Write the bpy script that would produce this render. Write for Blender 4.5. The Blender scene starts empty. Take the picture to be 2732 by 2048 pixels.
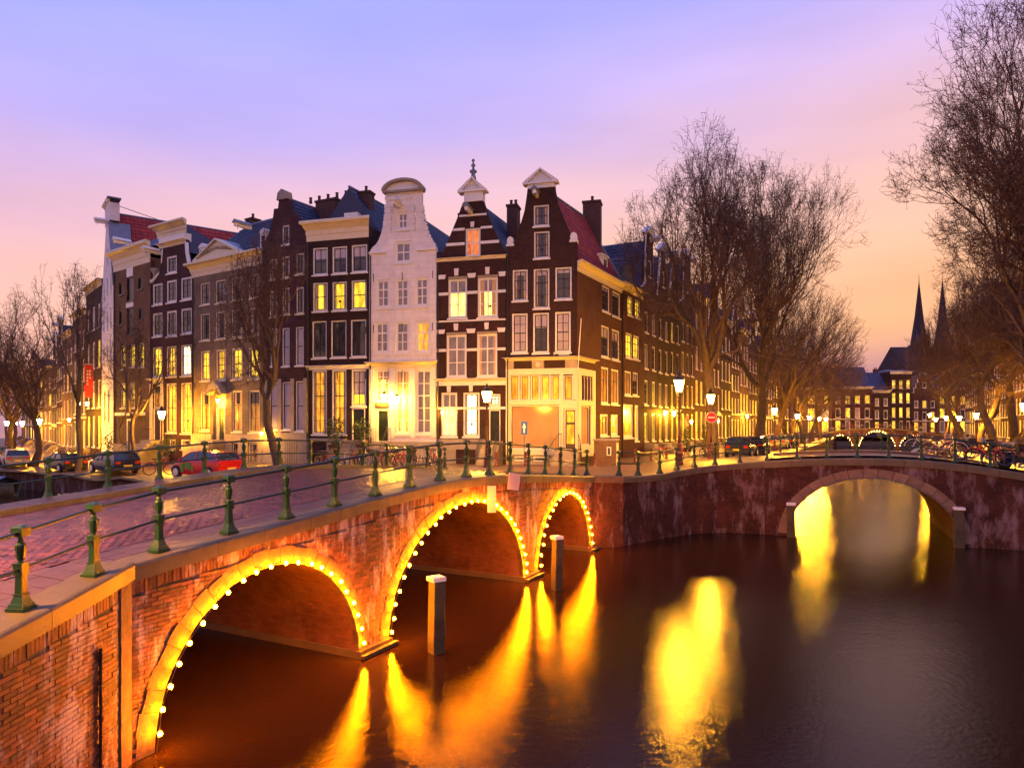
import bpy, bmesh, math, random
from mathutils import Vector, Matrix
from mathutils.geometry import delaunay_2d_cdt
sc = bpy.context.scene
COL = sc.collection
R = random.Random(7)
# ---------------------------------------------------------------- camera
cd = bpy.data.cameras.new("camera"); cam = bpy.data.objects.new("camera", cd); COL.objects.link(cam)
cam.location = (0, 0, 5.0); cam.rotation_euler = (math.radians(90), 0, 0)
cd.sensor_width = 36; cd.lens = 24.0; cd.shift_y = 0.0389; cd.clip_start = 0.1; cd.clip_end = 3000
sc.camera = cam
# ---------------------------------------------------------------- dusk sky
sc.world = bpy.data.worlds.new("World"); sc.world.use_nodes = True
SKY_STRENGTH = 1.12
def build_sky():
    nt = sc.world.node_tree; nt.nodes.clear(); N = nt.nodes.new; Lk = nt.links.new
    out = N('ShaderNodeOutputWorld'); bg = N('ShaderNodeBackground'); bg.inputs[1].default_value = SKY_STRENGTH
    tc = N('ShaderNodeTexCoord'); sep = N('ShaderNodeSeparateXYZ'); Lk(tc.outputs['Generated'], sep.inputs[0])
    # soft streaky cloud disturbs the height of the bands
    mp = N('ShaderNodeMapping'); mp.inputs['Scale'].default_value = (1.2, 1.2, 4.5); Lk(tc.outputs['Generated'], mp.inputs[0])
    nz = N('ShaderNodeTexNoise'); nz.inputs['Scale'].default_value = 1.6; nz.inputs['Detail'].default_value = 5; nz.inputs['Roughness'].default_value = .45
    Lk(mp.outputs[0], nz.inputs[0])
    a = N('ShaderNodeMath'); a.operation = 'MULTIPLY_ADD'; a.inputs[1].default_value = .14; a.inputs[2].default_value = -.07; Lk(nz.outputs[0], a.inputs[0])
    # the afterglow lies low to the right of the row of houses
    gx = N('ShaderNodeMath'); gx.operation = 'MULTIPLY_ADD'; gx.inputs[1].default_value = -.10; gx.inputs[2].default_value = .02; Lk(sep.outputs[0], gx.inputs[0])
    b = N('ShaderNodeMath'); b.operation = 'ADD'; Lk(a.outputs[0], b.inputs[0]); Lk(gx.outputs[0], b.inputs[1])
    c = N('ShaderNodeMath'); c.operation = 'ADD'; Lk(sep.outputs[2], c.inputs[0]); Lk(b.outputs[0], c.inputs[1])
    def ramp(cols):
        r = N('ShaderNodeValToRGB'); e = r.color_ramp.elements
        while len(e) > 1: e.remove(e[-1])
        for i, (p, col) in enumerate(cols):
            x = e[0] if i == 0 else e.new(p)
            x.position = p; x.color = (*col, 1)
        Lk(c.outputs[0], r.inputs[0]); return r
    r1 = ramp([(0, (.40, .19, .24)), (.05, (.62, .29, .30)), (.12, (1.0, .50, .26)), (.19, (1.0, .55, .36)), (.26, (.95, .55, .47)), (.34, (.82, .52, .62)),
               (.43, (.62, .47, .84)), (.53, (.42, .40, .93)), (.75, (.30, .33, .86)), (1, (.24, .28, .78))])
    r2 = ramp([(0, (.34, .16, .26)), (.06, (.50, .25, .33)), (.15, (.95, .46, .35)), (.24, (.98, .55, .46)), (.33, (.82, .50, .64)),
               (.43, (.50, .42, .88)), (.55, (.34, .39, .98)), (.75, (.26, .33, .88)), (1, (.24, .28, .78))])
    mx = N('ShaderNodeMixRGB'); mr = N('ShaderNodeMapRange'); mr.interpolation_type = 'SMOOTHSTEP'
    mr.inputs[1].default_value = -.75; mr.inputs[2].default_value = .25
    Lk(sep.outputs[0], mr.inputs[0]); Lk(mr.outputs[0], mx.inputs[0]); Lk(r2.outputs[0], mx.inputs[1]); Lk(r1.outputs[0], mx.inputs[2])
    # thin lilac veils
    mp2 = N('ShaderNodeMapping'); mp2.inputs['Scale'].default_value = (1.5, 1.5, 7); mp2.inputs['Rotation'].default_value = (0, .15, .3); Lk(tc.outputs['Generated'], mp2.inputs[0])
    n2 = N('ShaderNodeTexNoise'); n2.inputs['Scale'].default_value = 1.3; n2.inputs['Detail'].default_value = 6; Lk(mp2.outputs[0], n2.inputs[0])
    m2 = N('ShaderNodeMapRange'); m2.inputs[1].default_value = .3; m2.inputs[2].default_value = .7; m2.inputs[3].default_value = .9; m2.inputs[4].default_value = 1.08; Lk(n2.outputs[0], m2.inputs[0])
    v = N('ShaderNodeVectorMath'); v.operation = 'SCALE'; Lk(mx.outputs[0], v.inputs[0]); Lk(m2.outputs[0], v.inputs['Scale'])
    Lk(v.outputs[0], bg.inputs[0]); Lk(bg.outputs[0], out.inputs[0])
build_sky()
sc.view_settings.view_transform = 'Standard'; sc.view_settings.look = 'None'
sc.view_settings.exposure = 0.0; sc.view_settings.gamma = 1.0; sc.view_settings.use_curve_mapping = False
cy = sc.cycles
cy.use_denoising = True; cy.use_light_tree = True; cy.max_bounces = 5; cy.diffuse_bounces = 2; cy.glossy_bounces = 3; cy.transmission_bounces = 3
cy.sample_clamp_indirect = 6; cy.caustics_reflective = False; cy.caustics_refractive = False
cy.use_adaptive_sampling = True; cy.adaptive_threshold = 0.02
LAMP_GLOW = 1700; BULB_GLOW = 1700; ROOM_GLOW = 1.0

# ---------------------------------------------------------------- materials
MATS = {}
def newmat(name):
    m = bpy.data.materials.new(name); m.use_nodes = True; MATS[name] = m
    nt = m.node_tree; b = nt.nodes['Principled BSDF']; return m, nt, b
def rgb(c): return (*c, 1)
def pm(name, col, rough=.7, var=.25, scale=2.5, bump=.15, metal=0, streak=0, streakcol=(.6, .55, .5), rnd=0, spec=.5, space='Object', fine=None):
    """paint / stone / metal: base colour broken by noise, fine relief, optional vertical streaks, per-piece tone"""
    m, nt, b = newmat(name); N = nt.nodes.new; Lk = nt.links.new
    b.inputs['Roughness'].default_value = rough; b.inputs['Metallic'].default_value = metal; b.inputs['Specular IOR Level'].default_value = spec
    if space == 'World': tc = N('ShaderNodeNewGeometry'); co = tc.outputs['Position']
    else: tc = N('ShaderNodeTexCoord'); co = tc.outputs['Object']
    n = N('ShaderNodeTexNoise'); n.inputs['Scale'].default_value = scale; n.inputs['Detail'].default_value = 8; n.inputs['Roughness'].default_value = .65; Lk(co, n.inputs[0])
    r = N('ShaderNodeMapRange'); r.inputs[1].default_value = .25; r.inputs[2].default_value = .75; r.inputs[3].default_value = 1 - var; r.inputs[4].default_value = 1 + var; Lk(n.outputs[0], r.inputs[0])
    v = N('ShaderNodeVectorMath'); v.operation = 'SCALE'; v.inputs[0].default_value = col; Lk(r.outputs[0], v.inputs['Scale']); last = v.outputs[0]
    if rnd:
        g = N('ShaderNodeNewGeometry'); oi = N('ShaderNodeObjectInfo'); ad = N('ShaderNodeMath'); ad.operation = 'ADD'
        Lk(g.outputs['Random Per Island'], ad.inputs[0]); Lk(oi.outputs['Random'], ad.inputs[1])
        wn = N('ShaderNodeTexWhiteNoise'); wn.noise_dimensions = '1D'; Lk(ad.outputs[0], wn.inputs['W'])
        r2 = N('ShaderNodeMapRange'); r2.inputs[3].default_value = 1 - rnd; r2.inputs[4].default_value = 1 + rnd; Lk(wn.outputs[0], r2.inputs[0])
        v2 = N('ShaderNodeVectorMath'); v2.operation = 'SCALE'; Lk(last, v2.inputs[0]); Lk(r2.outputs[0], v2.inputs['Scale']); last = v2.outputs[0]
    if streak:
        mp = N('ShaderNodeMapping'); mp.inputs['Scale'].default_value = (1.5, 1.5, .55); Lk(co, mp.inputs[0])
        n2 = N('ShaderNodeTexNoise'); n2.inputs['Scale'].default_value = 1.5; n2.inputs['Detail'].default_value = 7; n2.inputs['Roughness'].default_value = .7; Lk(mp.outputs[0], n2.inputs[0])
        r3 = N('ShaderNodeMapRange'); r3.inputs[1].default_value = .51; r3.inputs[2].default_value = .63; r3.inputs[4].default_value = streak; Lk(n2.outputs[0], r3.inputs[0])
        mx = N('ShaderNodeMixRGB'); Lk(r3.outputs[0], mx.inputs[0]); Lk(last, mx.inputs[1]); mx.inputs[2].default_value = rgb(streakcol); last = mx.outputs[0]
    Lk(last, b.inputs['Base Color'])
    if bump:
        bp = N('ShaderNodeBump'); bp.inputs['Strength'].default_value = bump; bp.inputs['Distance'].default_value = .02
        nf = N('ShaderNodeTexNoise'); nf.inputs['Scale'].default_value = fine or scale * 9; nf.inputs['Detail'].default_value = 5; Lk(co, nf.inputs[0])
        Lk(nf.outputs[0], bp.inputs['Height']); Lk(bp.outputs[0], b.inputs['Normal'])
    return m
def brickm(name, c1, c2, mortar, bw=.21, bh=.065, rough=.8, streak=0, streakcol=(.55, .45, .45), wall=True, bumpd=.012, dirt=.3, space='Object', spec=.2):
    """brickwork too far away to pick bricks apart: colour and fine relief from a brick pattern"""
    m, nt, b = newmat(name); N = nt.nodes.new; Lk = nt.links.new
    b.inputs['Roughness'].default_value = rough; b.inputs['Specular IOR Level'].default_value = spec
    if space == 'World': tc = N('ShaderNodeNewGeometry'); co = tc.outputs['Position']
    else: tc = N('ShaderNodeTexCoord'); co = tc.outputs['Object']
    uv = co
    if wall:
        sp = N('ShaderNodeSeparateXYZ'); Lk(co, sp.inputs[0]); ad = N('ShaderNodeMath'); ad.operation = 'ADD'; Lk(sp.outputs[0], ad.inputs[0]); Lk(sp.outputs[1], ad.inputs[1])
        cb = N('ShaderNodeCombineXYZ'); Lk(ad.outputs[0], cb.inputs[0]); Lk(sp.outputs[2], cb.inputs[1]); uv = cb.outputs[0]
    t = N('ShaderNodeTexBrick'); t.inputs['Color1'].default_value = rgb(c1); t.inputs['Color2'].default_value = rgb(c2); t.inputs['Mortar'].default_value = rgb(mortar)
    t.inputs['Scale'].default_value = 1; t.inputs['Mortar Size'].default_value = .006; t.inputs['Brick Width'].default_value = bw; t.inputs['Row Height'].default_value = bh; t.inputs['Mortar Smooth'].default_value = .3
    Lk(uv, t.inputs[0]); last = t.outputs[0]
    n = N('ShaderNodeTexNoise'); n.inputs['Scale'].default_value = .9; n.inputs['Detail'].default_value = 9; n.inputs['Roughness'].default_value = .7; Lk(co, n.inputs[0])
    r = N('ShaderNodeMapRange'); r.inputs[1].default_value = .3; r.inputs[2].default_value = .7; r.inputs[3].default_value = 1 - dirt; r.inputs[4].default_value = 1 + dirt; Lk(n.outputs[0], r.inputs[0])
    v = N('ShaderNodeVectorMath'); v.operation = 'SCALE'; Lk(last, v.inputs[0]); Lk(r.outputs[0], v.inputs['Scale']); last = v.outputs[0]
    if streak:
        mp = N('ShaderNodeMapping'); mp.inputs['Scale'].default_value = (1.3, 1.3, .5); Lk(co, mp.inputs[0])
        n2 = N('ShaderNodeTexNoise'); n2.inputs['Scale'].default_value = 1.1; n2.inputs['Detail'].default_value = 8; n2.inputs['Roughness'].default_value = .72; Lk(mp.outputs[0], n2.inputs[0])
        r3 = N('ShaderNodeMapRange'); r3.inputs[1].default_value = .5; r3.inputs[2].default_value = .66; r3.inputs[4].default_value = streak; Lk(n2.outputs[0], r3.inputs[0])
        mx = N('ShaderNodeMixRGB'); Lk(r3.outputs[0], mx.inputs[0]); Lk(last, mx.inputs[1]); mx.inputs[2].default_value = rgb(streakcol); last = mx.outputs[0]
    Lk(last, b.inputs['Base Color'])
    bp = N('ShaderNodeBump'); bp.inputs['Distance'].default_value = bumpd; bp.inputs['Strength'].default_value = .7; bp.invert = True
    Lk(t.outputs['Fac'], bp.inputs['Height']); Lk(bp.outputs[0], b.inputs['Normal'])
    return m
def glow(name, col, s, noise=0, curtain=0, scale=3, dark=.25, gloss=True):
    """a lit lamp or a lit room seen through its window"""
    m, nt, b = newmat(name); N = nt.nodes.new; Lk = nt.links.new
    b.inputs['Base Color'].default_value = rgb([c * .3 for c in col]); b.inputs['Roughness'].default_value = .12 if gloss else .5
    b.inputs['Emission Color'].default_value = rgb(col); b.inputs['Emission Strength'].default_value = s
    if noise:
        tc = N('ShaderNodeTexCoord'); oi = N('ShaderNodeObjectInfo'); mp = N('ShaderNodeMapping'); mp.inputs['Scale'].default_value = (scale, scale, scale * (.35 if curtain else .8))
        cb = N('ShaderNodeCombineXYZ'); mu = N('ShaderNodeMath'); mu.operation = 'MULTIPLY'; mu.inputs[1].default_value = 40; Lk(oi.outputs['Random'], mu.inputs[0]); Lk(mu.outputs[0], cb.inputs[0]); Lk(mu.outputs[0], cb.inputs[2])
        Lk(cb.outputs[0], mp.inputs['Location']); Lk(tc.outputs['Object'], mp.inputs[0])
        n = N('ShaderNodeTexNoise'); n.inputs['Scale'].default_value = 1; n.inputs['Detail'].default_value = 4; Lk(mp.outputs[0], n.inputs[0])
        r = N('ShaderNodeMapRange'); r.inputs[1].default_value = .36; r.inputs[2].default_value = .62; r.inputs[3].default_value = dark; r.inputs[4].default_value = 1.25; Lk(n.outputs[0], r.inputs[0])
        r2 = N('ShaderNodeMapRange'); r2.inputs[3].default_value = .75; r2.inputs[4].default_value = 1.25; Lk(oi.outputs['Random'], r2.inputs[0])
        m3 = N('ShaderNodeMath'); m3.operation = 'MULTIPLY'; Lk(r.outputs[0], m3.inputs[0]); Lk(r2.outputs[0], m3.inputs[1])
        m4 = N('ShaderNodeMath'); m4.operation = 'MULTIPLY'; m4.inputs[1].default_value = s; Lk(m3.outputs[0], m4.inputs[0]); Lk(m4.outputs[0], b.inputs['Emission Strength'])
    return m
M = MATS
brickm('brown_brick', (.07, .027, .020), (.042, .017, .014), (.05, .035, .028))
brickm('side_brick', (.105, .042, .022), (.08, .032, .018), (.09, .05, .03))
brickm('wine_brick', (.09, .022, .022), (.06, .015, .016), (.05, .03, .03))
brickm('dark_brick', (.05, .024, .018), (.035, .016, .013), (.035, .026, .022))
brickm('grey_stone_blocks', (.21, .15, .10), (.17, .12, .085), (.09, .07, .05), bw=.9, bh=.42, dirt=.35)
brickm('plum_brick', (.085, .032, .035), (.06, .024, .026), (.05, .035, .035))
brickm('ochre_brick', (.20, .11, .06), (.15, .08, .045), (.12, .08, .05))
brickm('white_blocks', (.80, .74, .72), (.76, .70, .68), (.42, .36, .36), bw=1.15, bh=.40, dirt=.12, rough=.6, bumpd=.006, streak=.3, streakcol=(.45, .36, .33))
brickm('canal_brick', (.085, .026, .016), (.05, .017, .012), (.05, .03, .024), streak=.6, streakcol=(.36, .26, .28), dirt=.55)
brickm('vault_brick', (.17, .06, .03), (.12, .042, .024), (.08, .05, .035), dirt=.45, streak=.3, streakcol=(.2, .12, .08))
brickm('street_paving', (.13, .07, .055), (.095, .05, .042), (.06, .045, .042), bw=.21, bh=.105, wall=False, rough=.42, dirt=.3, space='World')
pm('canal_single_brick', (.145, .040, .017), .75, .4, 6, .4, rnd=.55, streak=.75, streakcol=(.46, .37, .37), space='World', fine=60)
pm('canal_mortar', (.05, .033, .026), .9, .4, 5, .4, streak=.5, streakcol=(.36, .3, .3), space='World')
pm('road_brick', (.115, .034, .032), .27, .35, 1.2, .3, rnd=.4, space='World', fine=70)
pm('road_bed', (.055, .042, .042), .8, .3, 5, .3, space='World')
pm('slab', (.085, .038, .034), .4, .35, 4, .2, rnd=.15, space='World', fine=60)
pm('coping_granite', (.115, .080, .045), .5, .35, 3, .35, rnd=.14, space='World', fine=50)
pm('arch_band', (.10, .052, .028), .8, .6, 5, .6, rnd=.3, streak=.5, streakcol=(.04, .02, .012), space='World', fine=30)
pm('arch_stone', (.19, .115, .075), .7, .35, 3, .35, rnd=.15, space='World', fine=40)
pm('old_stone', (.30, .25, .20), .75, .3, 2, .25)
pm('sand_stone', (.38, .30, .20), .75, .25, 2, .2)
pm('white_paint', (.78, .74, .68), .45, .07, 2, .05)
pm('cream_paint', (.72, .62, .42), .5, .1, 2, .06)
pm('dark_green_paint', (.010, .016, .011), .3, .2, 3, .05)
pm('black_paint', (.012, .012, .013), .3, .2, 3, .05)
pm('railing_green', (.006, .038, .012), .28, .3, 12, .25, spec=.5, fine=120)
pm('railing_bar', (.008, .018, .014), .35, .2, 5, .1)
pm('lamp_red', (.13, .022, .016), .4, .25, 6, .1)
pm('iron_black', (.015, .015, .016), .4, .25, 6, .15)
pm('red_tile', (.30, .032, .026), .7, .25, 3, .2, rnd=.3)
pm('slate_tile', (.026, .032, .085), .5, .25, 3, .2, rnd=.35)
pm('lead', (.16, .19, .27), .45, .2, 3, .15)
pm('chimney_brick', (.07, .03, .026), .85, .3, 4, .3)
pm('oak_door', (.05, .026, .014), .45, .25, 4, .15)
pm('wet_wood', (.065, .048, .020), .7, .6, 2.2, .8, fine=25, streak=.5, streakcol=(.02, .028, .008))
pm('pale_wood', (.6, .52, .42), .6, .2, 4, .2)
pm('bark', (.085, .055, .036), .9, .4, 4, .6)
pm('twig', (.095, .055, .042), .9, .3, 3, 0)
pm('leaf', (.04, .075, .02), .7, .4, 4, 0)
pm('tyre', (.015, .015, .015), .8, .2, 8, .1)
pm('chrome', (.5, .5, .52), .2, .1, 3, 0, metal=1)
pm('rim_metal', (.55, .53, .5), .35, .1, 3, 0, metal=.6)
pm('red_car_paint', (.55, .012, .012), .18, .05, 2, 0)
pm('navy_car_paint', (.018, .022, .045), .15, .05, 2, 0)
pm('black_car_paint', (.02, .018, .022), .15, .05, 2, 0)
pm('silver_car_paint', (.35, .33, .34), .25, .05, 2, 0, metal=.5)
pm('number_plate', (.85, .6, .05), .4, .03, 3, 0)
pm('blue_sheet', (.05, .07, .22), .5, .2, 3, .2)
pm('green_print', (.08, .25, .03), .4, .05, 3, 0)
pm('sign_blue', (.02, .08, .42), .4, .05, 3, 0)
pm('sign_red', (.62, .03, .02), .4, .05, 3, 0)
pm('banner_red', (.72, .02, .015), .6, .08, 3, .05)
pm('board_white', (.42, .36, .42), .55, .08, 4, .03)
pm('bike_red', (.5, .03, .02), .35, .1, 5, 0)
pm('bike_pale', (.55, .5, .45), .35, .1, 5, 0)
pm('bike_black', (.02, .02, .022), .35, .1, 5, 0)
pm('yellow_paint', (.65, .48, .08), .45, .1, 5, 0)
pm('orange_print', (.75, .3, .05), .5, .1, 5, 0)
pm('curtain_cloth', (.55, .35, .2), .9, .2, 6, .1)
pm('church_brick', (.055, .028, .030), .9, .2, .3, .1)
glow('lantern_glass', (1, .42, .022), LAMP_GLOW)
glow('far_lantern_glass', (1, .41, .02), LAMP_GLOW * 1.9)
glow('wall_lantern_glass', (1, .45, .025), LAMP_GLOW * .5)
glow('far_bulb_glass', (1, .42, .06), 70)
glow('bulb_glass', (1, .23, .0012), BULB_GLOW)
glow('shop_glow', (1, .40, .09), .5 * ROOM_GLOW, 1, 0, .8, .75)
glow('room_warm', (1, .62, .04), 1.7 * ROOM_GLOW, 1, 1, 3.0, .45)
glow('room_bright', (1, .76, .16), 2.3 * ROOM_GLOW, 1, 0, 2.2, .55)
glow('room_white', (1, .88, .45), 2.6 * ROOM_GLOW, 1, 0, 2, .7)
glow('room_orange', (1, .40, .02), 1.35 * ROOM_GLOW, 1, 1, 4, .35)
glow('room_dim', (1, .45, .08), .35 * ROOM_GLOW, 1, 1, 3.5, .08)
glow('curtain_orange', (1, .22, .03), 1.0 * ROOM_GLOW, 1, 1, 9, .35)
glow('tail_light', (1, .03, .01), .25)
def glassm(name, col, rough=.06, var=.4):
    m, nt, b = newmat(name); N = nt.nodes.new; Lk = nt.links.new
    b.inputs['Roughness'].default_value = rough; b.inputs['Specular IOR Level'].default_value = .8
    tc = N('ShaderNodeTexCoord'); oi = N('ShaderNodeObjectInfo'); ad = N('ShaderNodeVectorMath'); ad.operation = 'MULTIPLY_ADD'; ad.inputs[1].default_value = (2.5, 2.5, 1.2)
    Lk(tc.outputs['Object'], ad.inputs[0]); cb = N('ShaderNodeCombineXYZ'); mu = N('ShaderNodeMath'); mu.operation = 'MULTIPLY'; mu.inputs[1].default_value = 31; Lk(oi.outputs['Random'], mu.inputs[0]); Lk(mu.outputs[0], cb.inputs[0]); Lk(cb.outputs[0], ad.inputs[2])
    n = N('ShaderNodeTexNoise'); n.inputs['Scale'].default_value = 1.2; n.inputs['Detail'].default_value = 3; Lk(ad.outputs[0], n.inputs[0])
    r = N('ShaderNodeMapRange'); r.inputs[1].default_value = .3; r.inputs[2].default_value = .7; r.inputs[3].default_value = 1 - var; r.inputs[4].default_value = 1 + var; Lk(n.outputs[0], r.inputs[0])
    v = N('ShaderNodeVectorMath'); v.operation = 'SCALE'; v.inputs[0].default_value = col; Lk(r.outputs[0], v.inputs['Scale']); Lk(v.outputs[0], b.inputs['Base Color'])
    nb = N('ShaderNodeTexNoise'); nb.inputs['Scale'].default_value = 1.7; Lk(tc.outputs['Object'], nb.inputs[0])
    bp = N('ShaderNodeBump'); bp.inputs['Strength'].default_value = .15; bp.inputs['Distance'].default_value = .05; Lk(nb.outputs[0], bp.inputs['Height']); Lk(bp.outputs[0], b.inputs['Normal'])
    return m
glassm('dark_glass', (.035, .03, .04)); glassm('blind_glass', (.46, .38, .40), .25, .12); glassm('car_glass', (.02, .03, .05), .04)
glassm('curtain_glass', (.20, .18, .22), .12, .3)
def waterm():
    m, nt, b = newmat('water'); N = nt.nodes.new; Lk = nt.links.new
    b.inputs['Base Color'].default_value = (.020, .009, .004, 1); b.inputs['Roughness'].default_value = .06; b.inputs['IOR'].default_value = 1.33; b.inputs['Specular IOR Level'].default_value = .24
    g = N('ShaderNodeNewGeometry')
    n1 = N('ShaderNodeTexNoise'); n1.inputs['Scale'].default_value = .8; n1.inputs['Detail'].default_value = 3; Lk(g.outputs['Position'], n1.inputs[0])
    n2 = N('ShaderNodeTexNoise'); n2.inputs['Scale'].default_value = 7; n2.inputs['Detail'].default_value = 5; n2.inputs['Roughness'].default_value = .7; Lk(g.outputs['Position'], n2.inputs[0])
    b1 = N('ShaderNodeBump'); b1.inputs['Strength'].default_value = 1; b1.inputs['Distance'].default_value = .007; Lk(n1.outputs[0], b1.inputs['Height'])
    b2 = N('ShaderNodeBump'); b2.inputs['Strength'].default_value = 1; b2.inputs['Distance'].default_value = .0070; Lk(n2.outputs[0], b2.inputs['Height']); Lk(b1.outputs[0], b2.inputs['Normal'])
    Lk(b2.outputs[0], b.inputs['Normal'])
waterm()

# ---------------------------------------------------------------- mesh helpers
class MB:
    """collects shapes, then links them as ONE mesh object"""
    def __init__(s): s.v = []; s.f = []
    def add(s, vs, fs):
        o = len(s.v); s.v += [tuple(x) for x in vs]; s.f += [tuple(o + i for i in f) for f in fs]; return s
    def box(s, x0, x1, y0, y1, z0, z1, back=True):
        f = [(0, 1, 5, 4), (1, 2, 6, 5), (3, 0, 4, 7), (4, 5, 6, 7), (0, 3, 2, 1)]
        if back: f.append((2, 3, 7, 6))
        return s.add([(x0, y0, z0), (x1, y0, z0), (x1, y1, z0), (x0, y1, z0), (x0, y0, z1), (x1, y0, z1), (x1, y1, z1), (x0, y1, z1)], f)
    def taper(s, cx, cy, z0, z1, a0, a1, b0=None, b1=None):
        b0 = a0 if b0 is None else b0; b1 = a1 if b1 is None else b1
        return s.add([(cx - a0, cy - b0, z0), (cx + a0, cy - b0, z0), (cx + a0, cy + b0, z0), (cx - a0, cy + b0, z0), (cx - a1, cy - b1, z1), (cx + a1, cy - b1, z1), (cx + a1, cy + b1, z1), (cx - a1, cy + b1, z1)],
                     [(0, 1, 5, 4), (1, 2, 6, 5), (2, 3, 7, 6), (3, 0, 4, 7), (4, 5, 6, 7), (3, 2, 1, 0)])
    def prism(s, poly, y0, y1):
        """poly in x,z; extruded along y"""
        n = len(poly)
        vs = [(x, y0, z) for x, z in poly] + [(x, y1, z) for x, z in poly]
        tri = cdt(poly, [])
        fs = [t for t in tri[1]] if len(tri[0]) == n else [tuple(range(n))]
        fs2 = [tuple(i + n for i in reversed(t)) for t in fs]
        return s.add(vs, fs + fs2 + [(i, i + n, (i + 1) % n + n, (i + 1) % n) for i in range(n)])
    def hprism(s, poly, z0, z1):
        n = len(poly)
        return s.add([(x, y, z0) for x, y in poly] + [(x, y, z1) for x, y in poly], [tuple(range(n, 2 * n)), tuple(reversed(range(n)))] + [(i, (i + 1) % n, (i + 1) % n + n, i + n) for i in range(n)])
    def lathe(s, prof, n=10, cx=0, cy=0, cz=0, rot=0):
        vs = []; fs = []
        for r, z in prof:
            for k in range(n):
                a = 2 * math.pi * (k + rot) / n; vs.append((cx + r * math.cos(a), cy + r * math.sin(a), cz + z))
        for i in range(len(prof) - 1):
            for k in range(n): fs.append((i * n + k, i * n + (k + 1) % n, (i + 1) * n + (k + 1) % n, (i + 1) * n + k))
        fs.append(tuple(reversed(range(n)))); fs.append(tuple(range((len(prof) - 1) * n, len(prof) * n)))
        return s.add(vs, fs)
    def tube(s, pts, rad, n=6, caps=True):
        pts = [Vector(p) for p in pts]
        if not isinstance(rad, (list, tuple)): rad = [rad] * len(pts)
        vs = []; fs = []; up = Vector((0, 0, 1))
        for i, p in enumerate(pts):
            d = (pts[min(i + 1, len(pts) - 1)] - pts[max(i - 1, 0)])
            d = d.normalized() if d.length > 1e-9 else up
            a = d.cross(up if abs(d.z) < .95 else Vector((1, 0, 0))).normalized(); b = a.cross(d)
            for k in range(n):
                t = 2 * math.pi * k / n; vs.append(p + (a * math.cos(t) + b * math.sin(t)) * rad[i])
        for i in range(len(pts) - 1):
            for k in range(n): fs.append((i * n + k, i * n + (k + 1) % n, (i + 1) * n + (k + 1) % n, (i + 1) * n + k))
        if caps: fs.append(tuple(reversed(range(n)))); fs.append(tuple(range((len(pts) - 1) * n, len(pts) * n)))
        return s.add(vs, fs)
    def sph(s, c, r, n=6, m=4, sz=1):
        vs = []; fs = []
        for j in range(1, m):
            for k in range(n):
                a = 2 * math.pi * k / n; b = math.pi * j / m
                vs.append((c[0] + r * math.sin(b) * math.cos(a), c[1] + r * math.sin(b) * math.sin(a), c[2] + sz * r * math.cos(b)))
        t = len(vs); vs.append((c[0], c[1], c[2] + sz * r)); vs.append((c[0], c[1], c[2] - sz * r))
        for j in range(m - 2):
            for k in range(n): fs.append((j * n + k, (j + 1) * n + k, (j + 1) * n + (k + 1) % n, j * n + (k + 1) % n))
        for k in range(n): fs.append((t, k, (k + 1) % n)); fs.append((t + 1, (m - 2) * n + (k + 1) % n, (m - 2) * n + k))
        return s.add(vs, fs)
    def mesh(s, name, mat, smooth=False):
        me = bpy.data.meshes.new(name); me.from_pydata(s.v, [], s.f); me.update()
        if mat: me.materials.append(M[mat] if isinstance(mat, str) else mat)
        if smooth:
            for p in me.polygons: p.use_smooth = True
        return me
    def build(s, name, mat, parent=None, smooth=False, **kw):
        return obj(name, s.mesh(name, mat, smooth), parent, **kw)
def obj(name, me, parent=None, loc=None, rz=None, label=None, cat=None, group=None, kind=None, scale=None):
    o = bpy.data.objects.new(name, me); COL.objects.link(o)
    if parent: o.parent = parent
    if loc is not None: o.location = loc
    if rz is not None: o.rotation_euler = (0, 0, rz)
    if scale is not None: o.scale = scale
    if label: o['label'] = label
    if cat: o['category'] = cat
    if group: o['group'] = group
    if kind: o['kind'] = kind
    return o
def thing(name, label, cat, loc=(0, 0, 0), rz=0, group=None, scale=None): return obj(name, None, None, loc, rz, label, cat, group, None, scale)
KIDS = {}
def copy_tree(o, loc, rz, label, group=None, scale=None, hide=()):
    c = o.copy(); COL.objects.link(c); c.location = loc; c.rotation_euler = (0, 0, rz)
    if label: c['label'] = label
    if group: c['group'] = group
    if scale: c.scale = scale
    def rec(src, dst):
        for ch in list(src.children):
            k = ch.copy(); COL.objects.link(k); k.parent = dst; rec(ch, k)
    rec(o, c); return c
def inpoly(x, y, P):
    c = False; n = len(P); j = n - 1
    for i in range(n):
        if (P[i][1] > y) != (P[j][1] > y) and x < (P[j][0] - P[i][0]) * (y - P[i][1]) / (P[j][1] - P[i][1]) + P[i][0]: c = not c
        j = i
    return c
def cdt(outer, holes, extra=()):
    vs = []; es = []
    for loop in [outer] + list(holes):
        o = len(vs); n = len(loop); vs += [Vector(p) for p in loop]; es += [(o + i, o + (i + 1) % n) for i in range(n)]
    vs += [Vector(p) for p in extra]
    r = delaunay_2d_cdt(vs, es, [], 0, 1e-5)
    V = r[0]; T = []
    for t in r[2]:
        cx = sum(V[i].x for i in t) / 3; cy_ = sum(V[i].y for i in t) / 3
        if inpoly(cx, cy_, outer) and not any(inpoly(cx, cy_, h) for h in holes): T.append(tuple(t))
    return [(v.x, v.y) for v in V], T
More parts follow.
